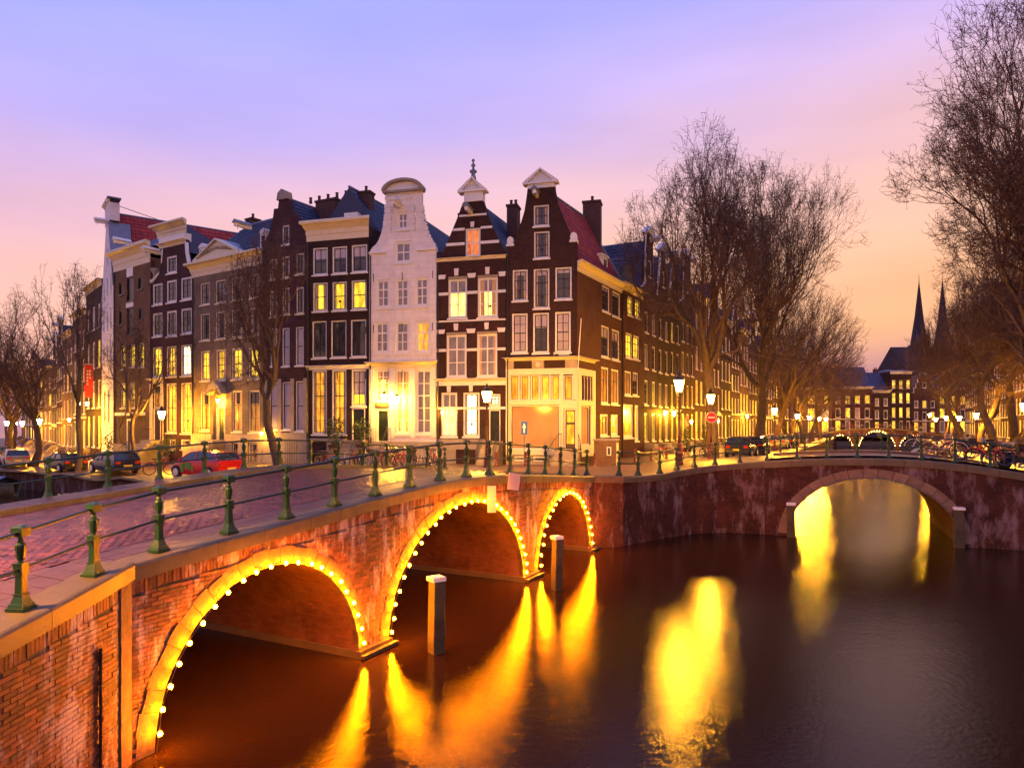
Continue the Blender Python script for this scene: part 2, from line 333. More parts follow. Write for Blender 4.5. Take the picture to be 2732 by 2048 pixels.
def facewall(outer, holes, y=0, reveal=.16, thick=None):
    """a wall face in the x,z plane pierced by real openings with reveals"""
    b = MB(); V, T = cdt(outer, holes); b.add([(x, y, z) for x, z in V], T)
    for h in holes:
        n = len(h); b.add([(x, y, z) for x, z in h] + [(x, y + reveal, z) for x, z in h], [(i, (i + 1) % n, (i + 1) % n + n, i + n) for i in range(n)])
    if thick:
        n = len(outer); b.add([(x, y, z) for x, z in outer] + [(x, y + thick, z) for x, z in outer], [(i, i + n, (i + 1) % n + n, (i + 1) % n) for i in range(n)])
        b.add([(x, y + thick, z) for x, z in V], [tuple(reversed(t)) for t in T])
    return b
def lerp_tab(tab, s):
    if s <= tab[0][0]: return tab[0][1]
    for (a, p), (b, q) in zip(tab, tab[1:]):
        if s <= b: return p + (q - p) * (s - a) / (b - a)
    return tab[-1][1]

# ---------------------------------------------------------------- measured facades (metres from each house's left foot)
PL={'H1': ((-0.366, 42.104), (3.922, 40.996)), 'H2': ((-4.775, 43.212), (-0.366, 42.104)), 'H3': ((-9.274, 44.287), (-4.775, 43.212)), 'H4': ((-13.673, 45.517), (-9.274, 44.287)), 'H5': ((-17.285, 47.312), (-13.673, 45.517)), 'H6': ((-24.265, 51.854), (-17.285, 47.312)), 'H7': ((-29.03, 54.846), (-24.265, 51.854)), 'H8': ((-34.237, 58.724), (-29.03, 54.846)), 'H1s': ((3.922, 40.996), (7.696, 48.05)), 'H2s': ((7.696, 48.05), (10.007, 52.371))}
Z0={'H1': 2.5, 'H2': 2.5, 'H3': 2.5, 'H4': 2.45, 'H5': 2.35, 'H6': 2.2, 'H7': 2.1, 'H8': 2.0, 'H1s': 2.5, 'H2s': 2.5}
HD={
'H1':{'o':[(0.01,13.48),(0.5,13.48),(0.5,13.6),(0.75,14.37),(0.97,14.91),(1.16,15.52),(1.31,16.44),(1.39,17.16),(3.03,17.12),(3.08,16.6),(3.25,15.85),(3.53,15.09),(3.9,14.2),(4.21,13.57),(4.55,13.39)],'w':[(1.74,2.69,14.54,15.81,'d2'),(1.76,2.73,12.58,14.2,'d2'),(0.41,1.37,10.05,11.95,'dk'),(1.74,2.72,9.53,11.94,'dk'),(3.08,4.09,10.02,11.95,'dk'),(0.37,1.36,6.86,9.27,'bl'),(1.7,2.69,6.82,9.25,'bd'),(3.06,4.03,6.83,9.26,'bl')],'ped':[(1.1,17.58),(2.09,18.06),(3.25,17.5),(1.39,17.15),(3.03,17.12)],'misc':[(0.26,13.46),(0.26,13.96),(4.26,13.44),(4.26,13.98),(1.99,16.69),(1.99,16.23)],'shop':[(-0.05,6.52),(4.55,6.41),(-0.05,5.9),(4.55,5.81),(0.26,5.49),(4.14,3.92),(0.26,3.64),(3.37,0.95),(3.64,3.4),(4.43,1.05),(0.52,0.54),(2.65,0.2),(-0.05,0.6)],'tr':[(0.26,0.8,3.95,5.48),(0.91,1.44,3.95,5.47),(1.56,2.09,3.94,5.46),(2.2,2.73,3.93,5.45),(2.84,3.37,3.93,5.44),(3.6,4.14,3.92,5.42)]},
'H1s':{'w':[(4.21,5.65,9.93,11.62,'dk'),(6.16,7.78,9.87,11.59,'dk'),(4.06,5.56,6.91,8.97,'bd'),(6.05,7.61,6.89,8.96,'bd'),(4.02,5.46,3.83,6.24,'li'),(5.95,7.5,3.84,6.23,'li'),(3.87,5.36,1.71,3.13,'li'),(5.91,7.35,1.68,3.13,'lb')],'misc':[(2.84,5.95),(2.84,0.57),(0.72,3.63),(2.05,1.43),(8.52,6.35)],'cor':[(0.07,12.29),(0.15,11.69),(8.26,12.28),(8.26,11.89)],'dorm':[(3.84,13.61),(6.26,12.72)]},
'H2s':{'w':[(1.37,2.54,10.4,11.77,'l1'),(3.13,4.37,10.46,11.8,'l1'),(0.97,2.42,7.28,9.07,'l1'),(2.65,4.12,7.31,9.08,'l1'),(0.74,2.25,4.56,6.3,'li'),(2.58,3.87,4.6,6.32,'bd'),(0.48,2.65,1.5,3.9,'lb'),(3.06,4.0,1.22,3.89,'lb')],'cor':[(0.04,12.17),(5.27,12.55),(5.01,12.19)]},
'H2':{'o':[(0.08,12.82),(0.06,13.37),(0.27,13.14),(0.64,13.72),(0.98,14.53),(1.32,15.28),(1.75,16.36),(3.08,16.35),(3.35,15.57),(3.67,14.73),(4.07,13.88),(4.55,13.1),(4.55,12.82)],'w':[(1.92,2.9,12.94,14.72,'cu'),(0.78,2.02,9.14,11.6,'lc'),(2.72,4.02,9.1,11.59,'lc'),(0.66,1.99,5.42,8.1,'gc'),(2.67,3.98,5.41,8.1,'gc'),(0.32,1.37,1.71,4.47,'lc'),(1.77,2.84,1.72,4.45,'lw')],'door':[(3.41,4.18,1.44,3.37),(3.46,4.23,3.57,4.35)],'bands':[(1.52,3.31,15.45,15.58),(1.08,1.87,14.6,14.76),(2.92,3.67,14.62,14.77),(0.64,1.87,13.68,13.86),(2.92,4.1,13.68,13.86),(0.08,4.55,12.76,12.86),(0.08,0.78,10.59,10.77),(2.02,2.72,10.61,10.79),(4.02,4.55,10.6,10.78),(-0.0,0.66,7.04,7.22),(1.99,2.67,7.04,7.21),(3.98,4.52,7.04,7.21),(-0.05,4.52,4.9,5.3),(-0.05,4.52,3.4,3.56),(-0.0,4.52,8.9,9.0)],'keys':[(1.18,1.49,11.79,12.24),(3.22,3.51,11.78,12.22),(2.25,2.52,14.76,15.1),(2.06,2.62,11.61,11.89),(4.07,4.55,11.6,11.89),(0.08,0.64,11.61,11.88),(1.15,1.47,8.36,8.79),(3.16,3.46,8.36,8.78),(2.0,2.6,8.16,8.44),(4.0,4.52,8.16,8.43),(-0.0,0.59,8.17,8.44),(0.7,0.98,4.49,4.88),(2.16,2.42,4.51,4.89)],'ped':[(1.47,17.09),(2.32,17.87),(3.31,16.97),(1.82,16.9),(3.08,16.79),(1.82,16.36),(2.47,17.99),(2.47,18.97)],'misc':[(2.02,15.8),(2.49,15.45)]},
'H3':{'o':[(0.02,13.58),(0.16,13.85),(0.34,13.88),(0.36,13.99),(0.56,14.04),(0.59,14.24),(0.75,14.36),(0.77,14.59),(0.91,14.74),(0.89,14.98),(1.03,15.16),(0.96,15.43),(1.09,15.62),(1.03,15.88),(1.14,16.07),(1.07,16.41),(1.16,16.6),(1.16,17.52),(3.6,17.32),(3.6,16.42),(3.7,16.21),(3.65,15.89),(3.79,15.69),(3.75,15.37),(3.94,15.1),(3.9,14.78),(4.09,14.57),(4.11,14.31),(4.27,14.14),(4.31,13.94),(4.52,13.83),(4.62,13.57)],'w':[(1.93,2.73,14.95,16.09,'w1'),(1.78,2.94,12.82,14.19,'w2'),(0.48,1.44,9.98,11.82,'w3'),(1.83,2.78,9.96,11.8,'w3'),(3.15,4.1,9.97,11.82,'w3'),(0.39,1.38,7.06,9.08,'w3'),(1.81,2.78,7.04,9.06,'w3'),(3.22,4.21,7.03,9.05,'w3l'),(0.45,1.44,3.89,5.99,'wy'),(1.83,2.82,1.86,5.97,'wy'),(3.24,4.27,1.86,5.94,'wg')],'door':[(0.58,1.38,1.39,3.42),(0.49,1.38,3.56,3.86)],'band':[(-0.05,4.59,6.03,6.52),(0.02,1.23,13.49,13.61),(3.35,4.62,13.51,13.64)],'top':[(0.96,17.53),(2.49,18.17),(3.77,17.44),(1.16,17.44),(3.6,17.34)],'misc':[(1.76,16.75),(2.49,16.17),(1.23,4.25),(2.28,4.08)]},
'H4':{'w':[(0.44,1.55,12.42,14.22,'bh'),(1.89,2.98,12.42,14.2,'bh'),(3.3,4.44,12.43,14.22,'bh'),(0.44,1.55,10.01,11.9,'l2'),(1.89,2.96,10.0,11.89,'l2'),(3.3,4.38,10.0,11.91,'l2'),(0.39,1.47,6.91,9.36,'dt'),(1.79,2.93,6.91,9.35,'dt'),(3.24,4.36,6.91,9.34,'dt'),(0.39,1.49,1.86,6.1,'lt'),(1.86,2.93,1.86,6.11,'lt'),(3.3,4.36,3.7,6.09,'lh')],'door':[(3.34,4.29,1.5,3.56)],'cor':[(-0.19,15.9),(4.38,15.97),(0.12,14.69),(4.82,14.62)],'band':[(0.0,4.56,6.12,6.36)]},
'H5':{'o':[(0.11,14.88),(0.13,15.16),(0.59,15.77),(0.96,16.77),(1.06,17.39),(1.43,17.37),(1.58,18.36),(1.81,18.42),(2.36,18.02),(2.64,17.2),(3.18,16.61),(3.63,16.07),(3.95,15.42),(4.08,14.79)],'w':[(1.81,2.45,14.82,16.13,'d2'),(0.63,1.36,12.54,13.97,'dg'),(1.81,2.48,12.57,14.02,'dg'),(3.07,3.79,12.68,14.09,'dg'),(0.63,1.36,9.98,11.77,'dg'),(1.81,2.48,10.09,11.88,'dg'),(3.07,3.75,10.04,11.82,'dg'),(0.7,1.36,6.61,9.19,'bl1'),(1.81,2.48,6.57,9.16,'bl1'),(3.02,3.75,6.57,9.15,'bl1'),(0.61,1.43,2.25,5.49,'bl1'),(1.81,2.59,2.26,5.49,'bl1'),(3.02,3.79,2.17,5.52,'bl1')],'base':[(0.2,2.1),(0.2,-0.22)]},
'H6':{'w':[(0.98,2.2,11.69,13.33,'dg'),(2.9,4.11,11.65,13.32,'dg'),(4.81,6.04,11.64,13.3,'dg'),(6.77,7.98,11.63,13.27,'dg'),(0.98,2.2,9.03,11.03,'dg'),(2.9,4.11,9.01,11.01,'dg'),(4.81,6.04,8.97,10.99,'dg'),(6.77,7.98,9.0,10.92,'dg'),(1.02,2.2,6.02,8.25,'lg'),(2.95,4.12,5.99,8.23,'lg'),(4.82,6.08,5.98,8.22,'lg'),(6.75,8.01,5.94,8.17,'lg'),(1.02,2.2,2.3,5.16,'gd'),(4.87,6.04,2.22,5.16,'gd'),(6.8,8.01,2.19,5.14,'gd')],'door':[(2.39,4.21,1.62,5.13),(3.14,4.12,1.63,4.15)],'cor':[(-0.4,14.92),(8.45,14.81),(0.13,13.85),(8.45,13.9),(0.79,14.96),(3.51,16.21),(6.2,14.95)],'base':[(0.53,2.13),(8.45,2.18)],'bw':[(4.9,5.67,0.12,1.47,'gd'),(6.77,7.9,0.04,1.46,'gd')],'dorm':[(7.34,16.29),(8.45,14.85)]},
'H7':{'o':[(-0.28,14.36),(0.34,14.39),(1.12,14.85),(1.52,15.69),(1.64,16.65),(1.3,17.29),(4.71,17.05),(4.79,16.04),(5.03,15.24),(5.74,14.31)],'w':[(2.2,3.57,14.66,16.0,'w2d'),(0.27,1.64,12.37,14.05,'w2d'),(2.2,3.57,12.39,14.11,'w2d'),(4.11,5.51,12.4,14.13,'w2d'),(0.27,1.64,9.85,11.72,'w2d'),(2.2,3.57,9.74,11.73,'w2d'),(4.11,5.51,9.81,11.75,'w2d'),(0.27,1.64,6.62,9.0,'lg'),(2.17,3.54,6.58,8.96,'lg'),(4.11,5.48,6.58,8.96,'lw'),(2.15,3.54,2.21,6.06,'lg'),(4.11,5.48,2.17,6.03,'lg')],'door':[(0.3,1.52,1.65,6.06)],'cor':[(-0.28,18.57),(4.55,18.53),(1.3,17.0),(4.71,16.81)],'bw':[(2.57,3.4,0.9,1.68,'gd'),(4.11,5.43,0.94,1.7,'gd')]},
'H8':{'w':[(0.92,1.65,13.95,14.97,'sh'),(2.35,3.59,13.21,15.25,'sh'),(4.37,5.1,14.01,14.98,'sh'),(0.92,1.65,11.43,12.6,'sh'),(2.35,3.55,10.41,12.69,'sh'),(4.42,5.1,11.49,12.46,'sh'),(1.26,2.06,7.6,9.59,'lg'),(2.95,3.79,7.72,9.58,'lg'),(4.55,5.37,7.64,9.64,'lg'),(1.26,2.06,4.35,6.43,'lg'),(2.95,3.79,4.33,6.47,'lg')],'cor':[(-1.21,17.66),(4.91,17.67),(-0.02,15.99),(5.86,16.17)]},
}
# ---------------------------------------------------------------- site plan (metres; camera stands at x=0, y=0, 5 m above the water)
A0 = (-5.56, 10.17); D1 = (.458, .889); N1 = (-.889, .458)          # main bridge: foot of near wall, along, across
P0 = (3.922, 40.996); DC = (.4717, .8818); NC = (.8818, -.4717)     # side canal: house corner, along, across
OB = (11.42, 30.87); DB = (.913, -.408); NB = (.408, .913)          # second bridge
def W1(s, y=0): return (A0[0] + s * D1[0] + y * N1[0], A0[1] + s * D1[1] + y * N1[1])
def WC(s, n=0): return (P0[0] + s * DC[0] + n * NC[0], P0[1] + s * DC[1] + n * NC[1])
def W2(u, y=0): return (OB[0] + u * DB[0] + y * NB[0], OB[1] + u * DB[1] + y * NB[1])
ZD1 = [(-10, 2.25), (-4, 2.52), (-2.9, 2.63), (-1.6, 2.76), (-.66, 2.88), (.48, 3.0), (1.8, 3.09), (3.14, 3.19), (4.5, 3.29), (5.8, 3.38), (7.1, 3.46), (8.45, 3.52), (9.8, 3.53), (11.2, 3.49), (12.5, 3.42), (13.9, 3.33), (15.1, 3.24), (16.5, 3.13), (17.9, 3.02), (19.8, 2.9), (24, 2.75)]
ZD2 = [(-2, 3.1), (0, 3.3), (1.4, 3.42), (2.7, 3.49), (3.8, 3.52), (5, 3.53), (6.2, 3.48), (7.3, 3.4), (8.2, 3.28), (9.2, 3.13), (10.5, 2.9), (13, 2.7), (22, 2.5)]
zd1 = lambda s: lerp_tab(ZD1, s); zd2 = lambda u: lerp_tab(ZD2, u)
QR = [(4.4, 28.06, 2.85), (5.35, 29.0, 2.79), (6.49, 30.0, 2.8), (7.43, 30.8, 2.9), (8.36, 31.3, 3.0), (9.4, 31.6, 3.1), (10.5, 31.45, 3.2), (11.6, 31.05, 3.31)]
CT = [(q[0], q[1], q[2]) for q in QR] + [(3, 26.6, 2.93), (.5, 28.2, 2.92), (-2, 29.5, 2.95), (-5.4, 27.6, 3.1), (-3.5, 32, 2.82), (0, 32, 2.82), (-8, 29.2, 2.7), (-12, 31.8, 2.35),
      (4, 40.5, 2.52), (-.4, 41.7, 2.5), (-4.8, 42.8, 2.48), (-9, 43.8, 2.46), (-13.5, 45, 2.42), (-17, 47, 2.32), (-24, 51.5, 2.18), (-29, 54.5, 2.06), (-34, 58, 1.95), (0, 37, 2.66), (-7, 38, 2.62), (6, 36, 2.75),
      (-18.8, 36.2, 1.95), (-27.2, 44.2, 1.52), (-34, 50, 1.42), (-41, 54.6, 1.36), (-26, 47, 1.8), (-40, 58, 1.5), (-58, 72, 1.3), (-55, 74, 1.35), (-80, 110, 1.3), (-130, 180, 1.3), (-15, 38, 2.2),
      (9, 49, 2.6), (14, 59, 2.55), (22, 70, 2.45), (32, 92, 2.2), (60, 145, 2.2), (11.5, 33, 3.25), (13.5, 38, 3.15), (15, 39, 3.1), (18, 46, 2.7), (17, 52, 2.6), (10, 40, 2.7), (21, 60, 2.5),
      (21, 27, 2.9), (24.5, 34.4, 2.9), (29, 39, 2.55), (34, 38, 2.4), (30, 24, 2.6), (40, 58, 2.05), (50, 80, 2.0), (80, 130, 2.0), (60, 40, 2.1), (90, 150, 2.1)]
def G(x, y):
    sw = sz = 0
    for a, b, c in CT:
        w = 1 / ((a - x) ** 2 + (b - y) ** 2 + .4) ** 2; sw += w; sz += w * c
    return sz / sw
def inframe(x, y, z, m=0):
    if y < .5: return False
    px = 1106 + 1475 * x / y; py = 915 + 1475 * (5 - z) / y
    return -m < px < 2212 + m and -m < py < 1658 + m

# water
w = MB(); w.add([(-400, -60, 0), (400, -60, 0), (400, 400, 0), (-400, 400, 0)], [(0, 1, 2, 3)]); w.build('canal_water', 'water', kind='structure')
# land
LQ = [(-5.9, 27.15), (-8.5, 29.1), (-18.8, 36.2), (-27.2, 44.2), (-34, 50), (-41, 54.6), (-58, 72), (-82, 104), (-130, 172)]
QW = [W1(19.2)] + [(4.55, 27.92), (5.5, 28.86), (6.62, 29.84), (7.52, 30.6), (8.42, 31.1), (9.4, 31.38), (10.45, 31.25), W2(0)]
def flat(p): return (p[0], p[1])
CL = [W2(-.05, 8.45), WC(22, 9.2), WC(45, 8.3), WC(128, 8)]
CR = [W2(10.55, 8.45), WC(22, 22.4), WC(45, 23.2), WC(128, 23.5)]
land = [W1(19.2)] + QW[1:] + CL + CR[::-1] + [W2(10.55, 0), (34, 20.8), (80, 2), (240, 60), (300, 380), (-200, 380), (-180, 300), (-130, 172)] + LQ[::-1][1:] + [W1(15.5, 8), W1(19.2, 8)]
ins = []
for i in range(-60, 100):
    for j in range(8, 110):
        x, y = i * 2.6, j * 2.6
        if y > 110 and (i % 4 or j % 4): continue
        if y > 70 and (i % 2 or j % 2): continue
        if inpoly(x, y, land): ins.append((x, y))
V, T = cdt(land, [], ins)
g = MB(); g.add([(x, y, G(x, y)) for x, y in V], T); g.build('street_ground', 'street_paving', kind='structure', smooth=True)

def wall_poly(name, label, cat, pts, mat, coping=True, zt=None, out=.06, stone=1.7, cm='coping_granite', zlo=-.6):
    """canal-side wall along pts (water on the right-hand side when walking along), with separate coping stones"""
    t = thing(name, label, cat, (pts[0][0], pts[0][1], 0)); ox, oy = pts[0][:2]
    b = MB(); ztf = zt or (lambda x, y: G(x, y))
    for (p, q) in zip(pts, pts[1:]):
        n = max(1, int(math.dist(p[:2], q[:2]) / 2)); 
        for i in range(n):
            a = [p[k] + (q[k] - p[k]) * i / n for k in (0, 1)]; c = [p[k] + (q[k] - p[k]) * (i + 1) / n for k in (0, 1)]
            b.add([(a[0] - ox, a[1] - oy, zlo), (c[0] - ox, c[1] - oy, zlo), (c[0] - ox, c[1] - oy, ztf(*c) - .02), (a[0] - ox, a[1] - oy, ztf(*a) - .02)], [(0, 1, 2, 3)])
    b.build('brick_wall', mat, t)
    if coping:
        for (p, q) in zip(pts, pts[1:]):
            L = math.dist(p[:2], q[:2]); 
            if L < .05: continue
            dx, dy = (q[0] - p[0]) / L, (q[1] - p[1]) / L; nx, ny = dy, -dx
            n = max(1, round(L / stone))
            for i in range(n):
                s0 = L * i / n + .006; s1 = L * (i + 1) / n - .006; c = MB(); vs = []
                for s in (s0, s1):
                    x, y = p[0] + dx * s, p[1] + dy * s; z = ztf(x, y)
                    for o, h in ((out, -.26), (out, -.03), (out - .03, .015), (-.42, .02), (-.42, -.1)):
                        vs.append((x + nx * o - ox, y + ny * o - oy, z + h))
                c.add(vs, [(i_, (i_ + 1) % 5, (i_ + 1) % 5 + 5, i_ + 5) for i_ in range(5)] + [(4, 3, 2, 1, 0), (5, 6, 7, 8, 9)])
                c.build('coping_stone', cm, t)
    return t
wall_poly('quay_wall', 'curving dark brick quay wall between the two bridges, with stone coping', 'quay wall', QW, 'canal_brick')
wall_poly('quay_wall', 'low brick quay wall along the parked cars at the left', 'quay wall', LQ, 'canal_brick', stone=2.4)
wall_poly('quay_wall', 'brick quay wall of the side canal under the tall bare trees on its left bank', 'quay wall', CL[::-1], 'canal_brick', stone=4)
wall_poly('quay_wall', 'brick quay wall of the side canal on its right bank beyond the bridge', 'quay wall', CR, 'canal_brick', stone=4)
wall_poly('quay_wall', 'brick quay wall at the right edge beside the second bridge', 'quay wall', [W2(10.55), (34, 20.8), (80, 2)], 'canal_brick', stone=2)

# ---------------------------------------------------------------- brick-built arch bridges
def ell(c, a, b, n=28, grow=0, z0=0):
    return [(c - (a + grow) * math.cos(math.pi * i / n), z0 + (b + grow) * math.sin(math.pi * i / n)) for i in range(n + 1)]
ARCH1 = [(2.61, 2.37, 2.42), (9.44, 3.46, 2.86), (16.34, 2.39, 2.47)]
def arch_outline(s0, s1, zt, arches, step=.8, zlo=-.6, z0=.0):
    o = [(s0, zlo)]
    for c, a, b in arches:
        e = ell(c, a, b, z0=z0); o += [(e[0][0], zlo)] + e + [(e[-1][0], zlo)]
    o += [(s1, zlo)]
    n = int((s1 - s0) / step)
    o += [(s1 + (s0 - s1) * i / n, zt(s1 + (s0 - s1) * i / n)) for i in range(n + 1)]
    return o
RZ1 = math.atan2(D1[1], D1[0])
B1 = thing('stone_bridge', 'long humped brick bridge with three arches outlined by glowing bulbs', 'bridge', (A0[0], A0[1], 0), RZ1)
SK = -.12
facewall(arch_outline(SK, 19.2, lambda s: zd1(s) - .2, ARCH1), [], 0).build('spandrel_wall', 'canal_mortar', B1)
facewall(arch_outline(-5, 19.2, lambda s: zd1(s) - .2, ARCH1), [], 8.0).build('spandrel_wall', 'canal_brick', B1)
for c, a, b_ in ARCH1:
    v = MB(); e = [(c - a, -.6)] + ell(c, a, b_) + [(c + a, -.6)]; n = len(e)
    v.add([(x, 0, z) for x, z in e] + [(x, 8.0, z) for x, z in e], [(i, i + 1, i + 1 + n, i + n) for i in range(n - 1)]); v.build('vault', 'vault_brick', B1, smooth=True)
for a, b_ in ((4.98, 5.98), (12.9, 13.95), (18.73, 19.3)):
    m = MB(); m.box(a - .06, b_ + .06, -.10, 8.1, -.4, .16); m.build('pier_footing', 'coping_granite', B1)
    m = MB(); m.box(a - .1, b_ + .1, -.24, -.14, .02, .10); m.build('timber_fender', 'wet_wood', B1)
# arch ring of cut stones
for c, a, b_ in ARCH1:
    n = 25
    for i in range(n):
        t0 = math.pi * i / n + .002; t1 = math.pi * (i + 1) / n - .002; m = MB(); w_ = .30 + .03 * (i % 2) ; vs = []
        for t in (t0, (t0 + t1) / 2, t1):
            for r in (-.005, w_):
                for y in (-.02 - .006 * (i % 3), .12): vs.append((c - (a + r) * math.cos(t), y, .0 + (b_ + r) * math.sin(t)))
        # index: t*4 + r*2 + y
        f = []
        for k in (0, 4): f += [(k, k + 4, k + 6, k + 2), (k, k + 1, k + 5, k + 4), (k + 2, k + 6, k + 7, k + 3)]
        f += [(0, 2, 3, 1), (8, 9, 11, 10)]
        m.add(vs, f); m.build('arch_stone', 'arch_band', B1)
# coping stones
cuts = [SK, 1.35, 2.35, 3.5, 4.35, 5.9, 7.3, 8.7, 10.2, 11.6, 13.0, 14.3, 15.7, 17.0, 18.2, 19.2]
def coping(parent, cuts, zf, y0=-.07, y1=.46, h=.26, mat='coping_granite', sgn=1):
    for a, b_ in zip(cuts, cuts[1:]):
        m = MB(); vs = []; a += .006; b_ -= .006
        for s in (a, (a + b_) / 2, b_):
            z = zf(s)
            for y, dz in ((y0, -h), (y0, -.045), (y0 + .02 * sgn, -.012), (y0 + .055 * sgn, 0), (y1, 0), (y1, -.1)): vs.append((s, y, z + dz))
        f = []
        for k in (0, 6): f += [(k + i, k + (i + 1) % 6, k + 6 + (i + 1) % 6, k + 6 + i) for i in range(6)]
        f += [tuple(range(6)), tuple(range(12, 18))]
        m.add(vs, f); m.build('coping_stone', mat, parent)
coping(B1, cuts, zd1)
coping(B1, [-5 + 1.7 * i for i in range(15)], zd1, 8.07, 7.54, sgn=-1)
# wing wall near the camera
WA = W1(SK); WB = (-5.78, 3.4); LW = math.dist(WA, WB); DW = ((WB[0] - WA[0]) / LW, (WB[1] - WA[1]) / LW)
ZW = [(-1, 3.0), (0, 2.97), (.9, 2.86), (2.2, 2.72), (3.4, 2.62), (7, 2.35)]
zw = lambda s: lerp_tab(ZW, s)
# local frame of the wing: origin at its camera end, x towards the bridge, y into the street
BW_ = thing('wing_wall', 'weathered red brick wing wall at the left, beside the first lit arch', 'brick wall', (WB[0], WB[1], 0), math.atan2(-DW[1], -DW[0]))
zwl = lambda s: zw(LW - s)
facewall([(0, -.6), (LW, -.6)] + [(LW - LW * i / 8, zwl(LW - LW * i / 8) - .2) for i in range(9)], [], 0).build('mortar_backing', 'canal_mortar', BW_)
coping(BW_, [0, 1.5, 3.2, 4.9, LW], zwl)
m = MB(); m.box(LW - .28, LW - .02, -.022, .05, -.4, zwl(LW) - .26); m.build('pilaster', 'arch_band', BW_)
m = MB(); m.tube([(LW - .78, -.04, -.3), (LW - .78, -.04, 1.95)], .022, 6); m.build('drain_pipe', 'iron_black', BW_)
# the bricks themselves
def lay_bricks(x0, x1, zt, skip, bw=.21, bh=.066):
    out = []; j = 0; z = -.2
    while z < 4:
        x = x0 - (bw / 2 if j % 2 else 0)
        while x < x1:
            a = max(x, x0); b_ = min(x + bw - .009, x1)
            if b_ - a > .05:
                c = (a + b_) / 2
                if z + bh < zt(c) - .26 - .2 and not skip(c, z + bh / 2): out.append((a, b_, z, z + bh - .009, 0))
            x += bw
        z += bh; j += 1
    x = x0
    while x < x1 - .06:                                             # upright course under the coping
        c = x + .03; zt_ = zt(c) - .262
        if not skip(c, zt_ - .1): out.append((x, x + .058, zt_ - .2, zt_ - .004, 1))
        x += .068
    return out
def near_arch(c, z):
    for cc, a, b_ in ARCH1:
        if abs(c - cc) < a + .27 and z < (b_ + .27) * math.sqrt(max(0, 1 - ((c - cc) / (a + .27)) ** 2)): return True
    return False
allb = []
for par, x0, x1, zt, skip, tw in ((B1, SK, 19.2, zd1, near_arch, W1), (BW_, 0, LW - .34, zwl, lambda c, z: False, lambda s: (WB[0] - DW[0] * s, WB[1] - DW[1] * s))):
    for q in lay_bricks(x0, x1, zt, skip):
        c = tw((q[0] + q[1]) / 2); zc = (q[2] + q[3]) / 2
        allb.append((math.dist((0, 0, 5), (c[0], c[1], zc)) if inframe(c[0], c[1], zc, 5) else 999, par, q))
allb.sort(key=lambda t: t[0])
bm_cache = {}
def brick_mesh(w_, h_):
    k = (round(w_, 3), round(h_, 3))
    if k not in bm_cache:
        m = MB(); m.box(-w_ / 2, w_ / 2, -.014, .02, -h_ / 2, h_ / 2, back=False); bm_cache[k] = m.mesh('brick', 'canal_single_brick')
    return bm_cache[k]
rest = {B1.name: (B1, MB()), BW_.name: (BW_, MB())}
for i, (d, par, q) in enumerate(allb):
    jy = R.uniform(-.005, .004)
    if i < 300:
        o = obj('brick', brick_mesh(q[1] - q[0], q[3] - q[2]), par, ((q[0] + q[1]) / 2, jy, (q[2] + q[3]) / 2)); o.rotation_euler = (R.uniform(-.02, .02), R.uniform(-.012, .012), R.uniform(-.02, .02))
    else: rest[par.name][1].box(q[0], q[1], -.014 + jy, .02, q[2], q[3], back=False)
for par, mb in rest.values(): mb.build('brickwork', 'canal_single_brick', par, kind='stuff')
# deck: bedding, road bricks, side slabs, raised pavement
yr = lambda s: 0 if s > SK else -2.63 * (SK - s) / 5.47 - .02
bed = MB(); ss = [-9 + .8 * i for i in range(36)] 
ss = [s for s in ss if s < 19.2] + [19.25]
for a, b_ in zip(ss, ss[1:]):
    bed.add([(a, yr(a) + .4, zd1(a) - .045), (b_, yr(b_) + .4, zd1(b_) - .045), (b_, 7.6, zd1(b_) - .045), (a, 7.6, zd1(a) - .045)], [(0, 1, 2, 3)])
bed.build('road_bedding', 'road_bed', B1)
lay = []
s = -9.0; j = 0
while s < 19.1:
    y = 1.16 - (.105 if j % 2 else 0)
    while y < 6.5:
        a = max(y, 1.16); b_ = min(y + .203, 6.52)
        if b_ - a > .04: lay.append((s, s + .094, a, b_, 'p', 0))
        y += .211
    s += .102; j += 1
s = -9.0; j = 0
while s < 19.0:
    y = yr(s) + .47
    while y < 1.1:
        b_ = min(y + .29, 1.13)
        if b_ - y > .05: lay.append((s, s + .29, y, b_, 's', 0))
        y += .298
    for k in range(4): lay.append((s, s + .29, 6.66 + .222 * k, 6.66 + .222 * k + .214, 's', .11))
    s += .298; j += 1
srt = []
for q in lay:
    c = W1((q[0] + q[1]) / 2, (q[2] + q[3]) / 2); z = zd1((q[0] + q[1]) / 2) + q[5]
    srt.append((math.dist((0, 0, 5), (*c, z)) if inframe(*c, z) else 999, q))
srt.sort(key=lambda t: t[0])
def paver_mesh(w_, l_, mat):
    k = (round(w_, 3), round(l_, 3), mat)
    if k not in bm_cache:
        m = MB(); m.box(-w_ / 2, w_ / 2, -l_ / 2, l_ / 2, -.04, 0, back=True); bm_cache[k] = m.mesh('paving_brick' if mat == 'road_brick' else 'paving_slab', mat)
    return bm_cache[k]
pr, sr = MB(), MB(); npb = 0
def camber(y): return .05 * (1 - ((y - 3.84) / 2.7) ** 2) if 1.16 <= y <= 6.52 else 0
def tbox(mb, a, b_, c, d, ex, jz):
    z0, z1 = zd1(a) + ex + jz, zd1(b_) + ex + jz; zc, zd_ = camber(c), camber(d)
    mb.add([(a, c, z0 - .04), (b_, c, z1 - .04), (b_, d, z1 - .04), (a, d, z0 - .04), (a, c, z0 + zc), (b_, c, z1 + zc), (b_, d, z1 + zd_), (a, d, z0 + zd_)], [(0, 1, 5, 4), (1, 2, 6, 5), (2, 3, 7, 6), (3, 0, 4, 7), (4, 5, 6, 7)])
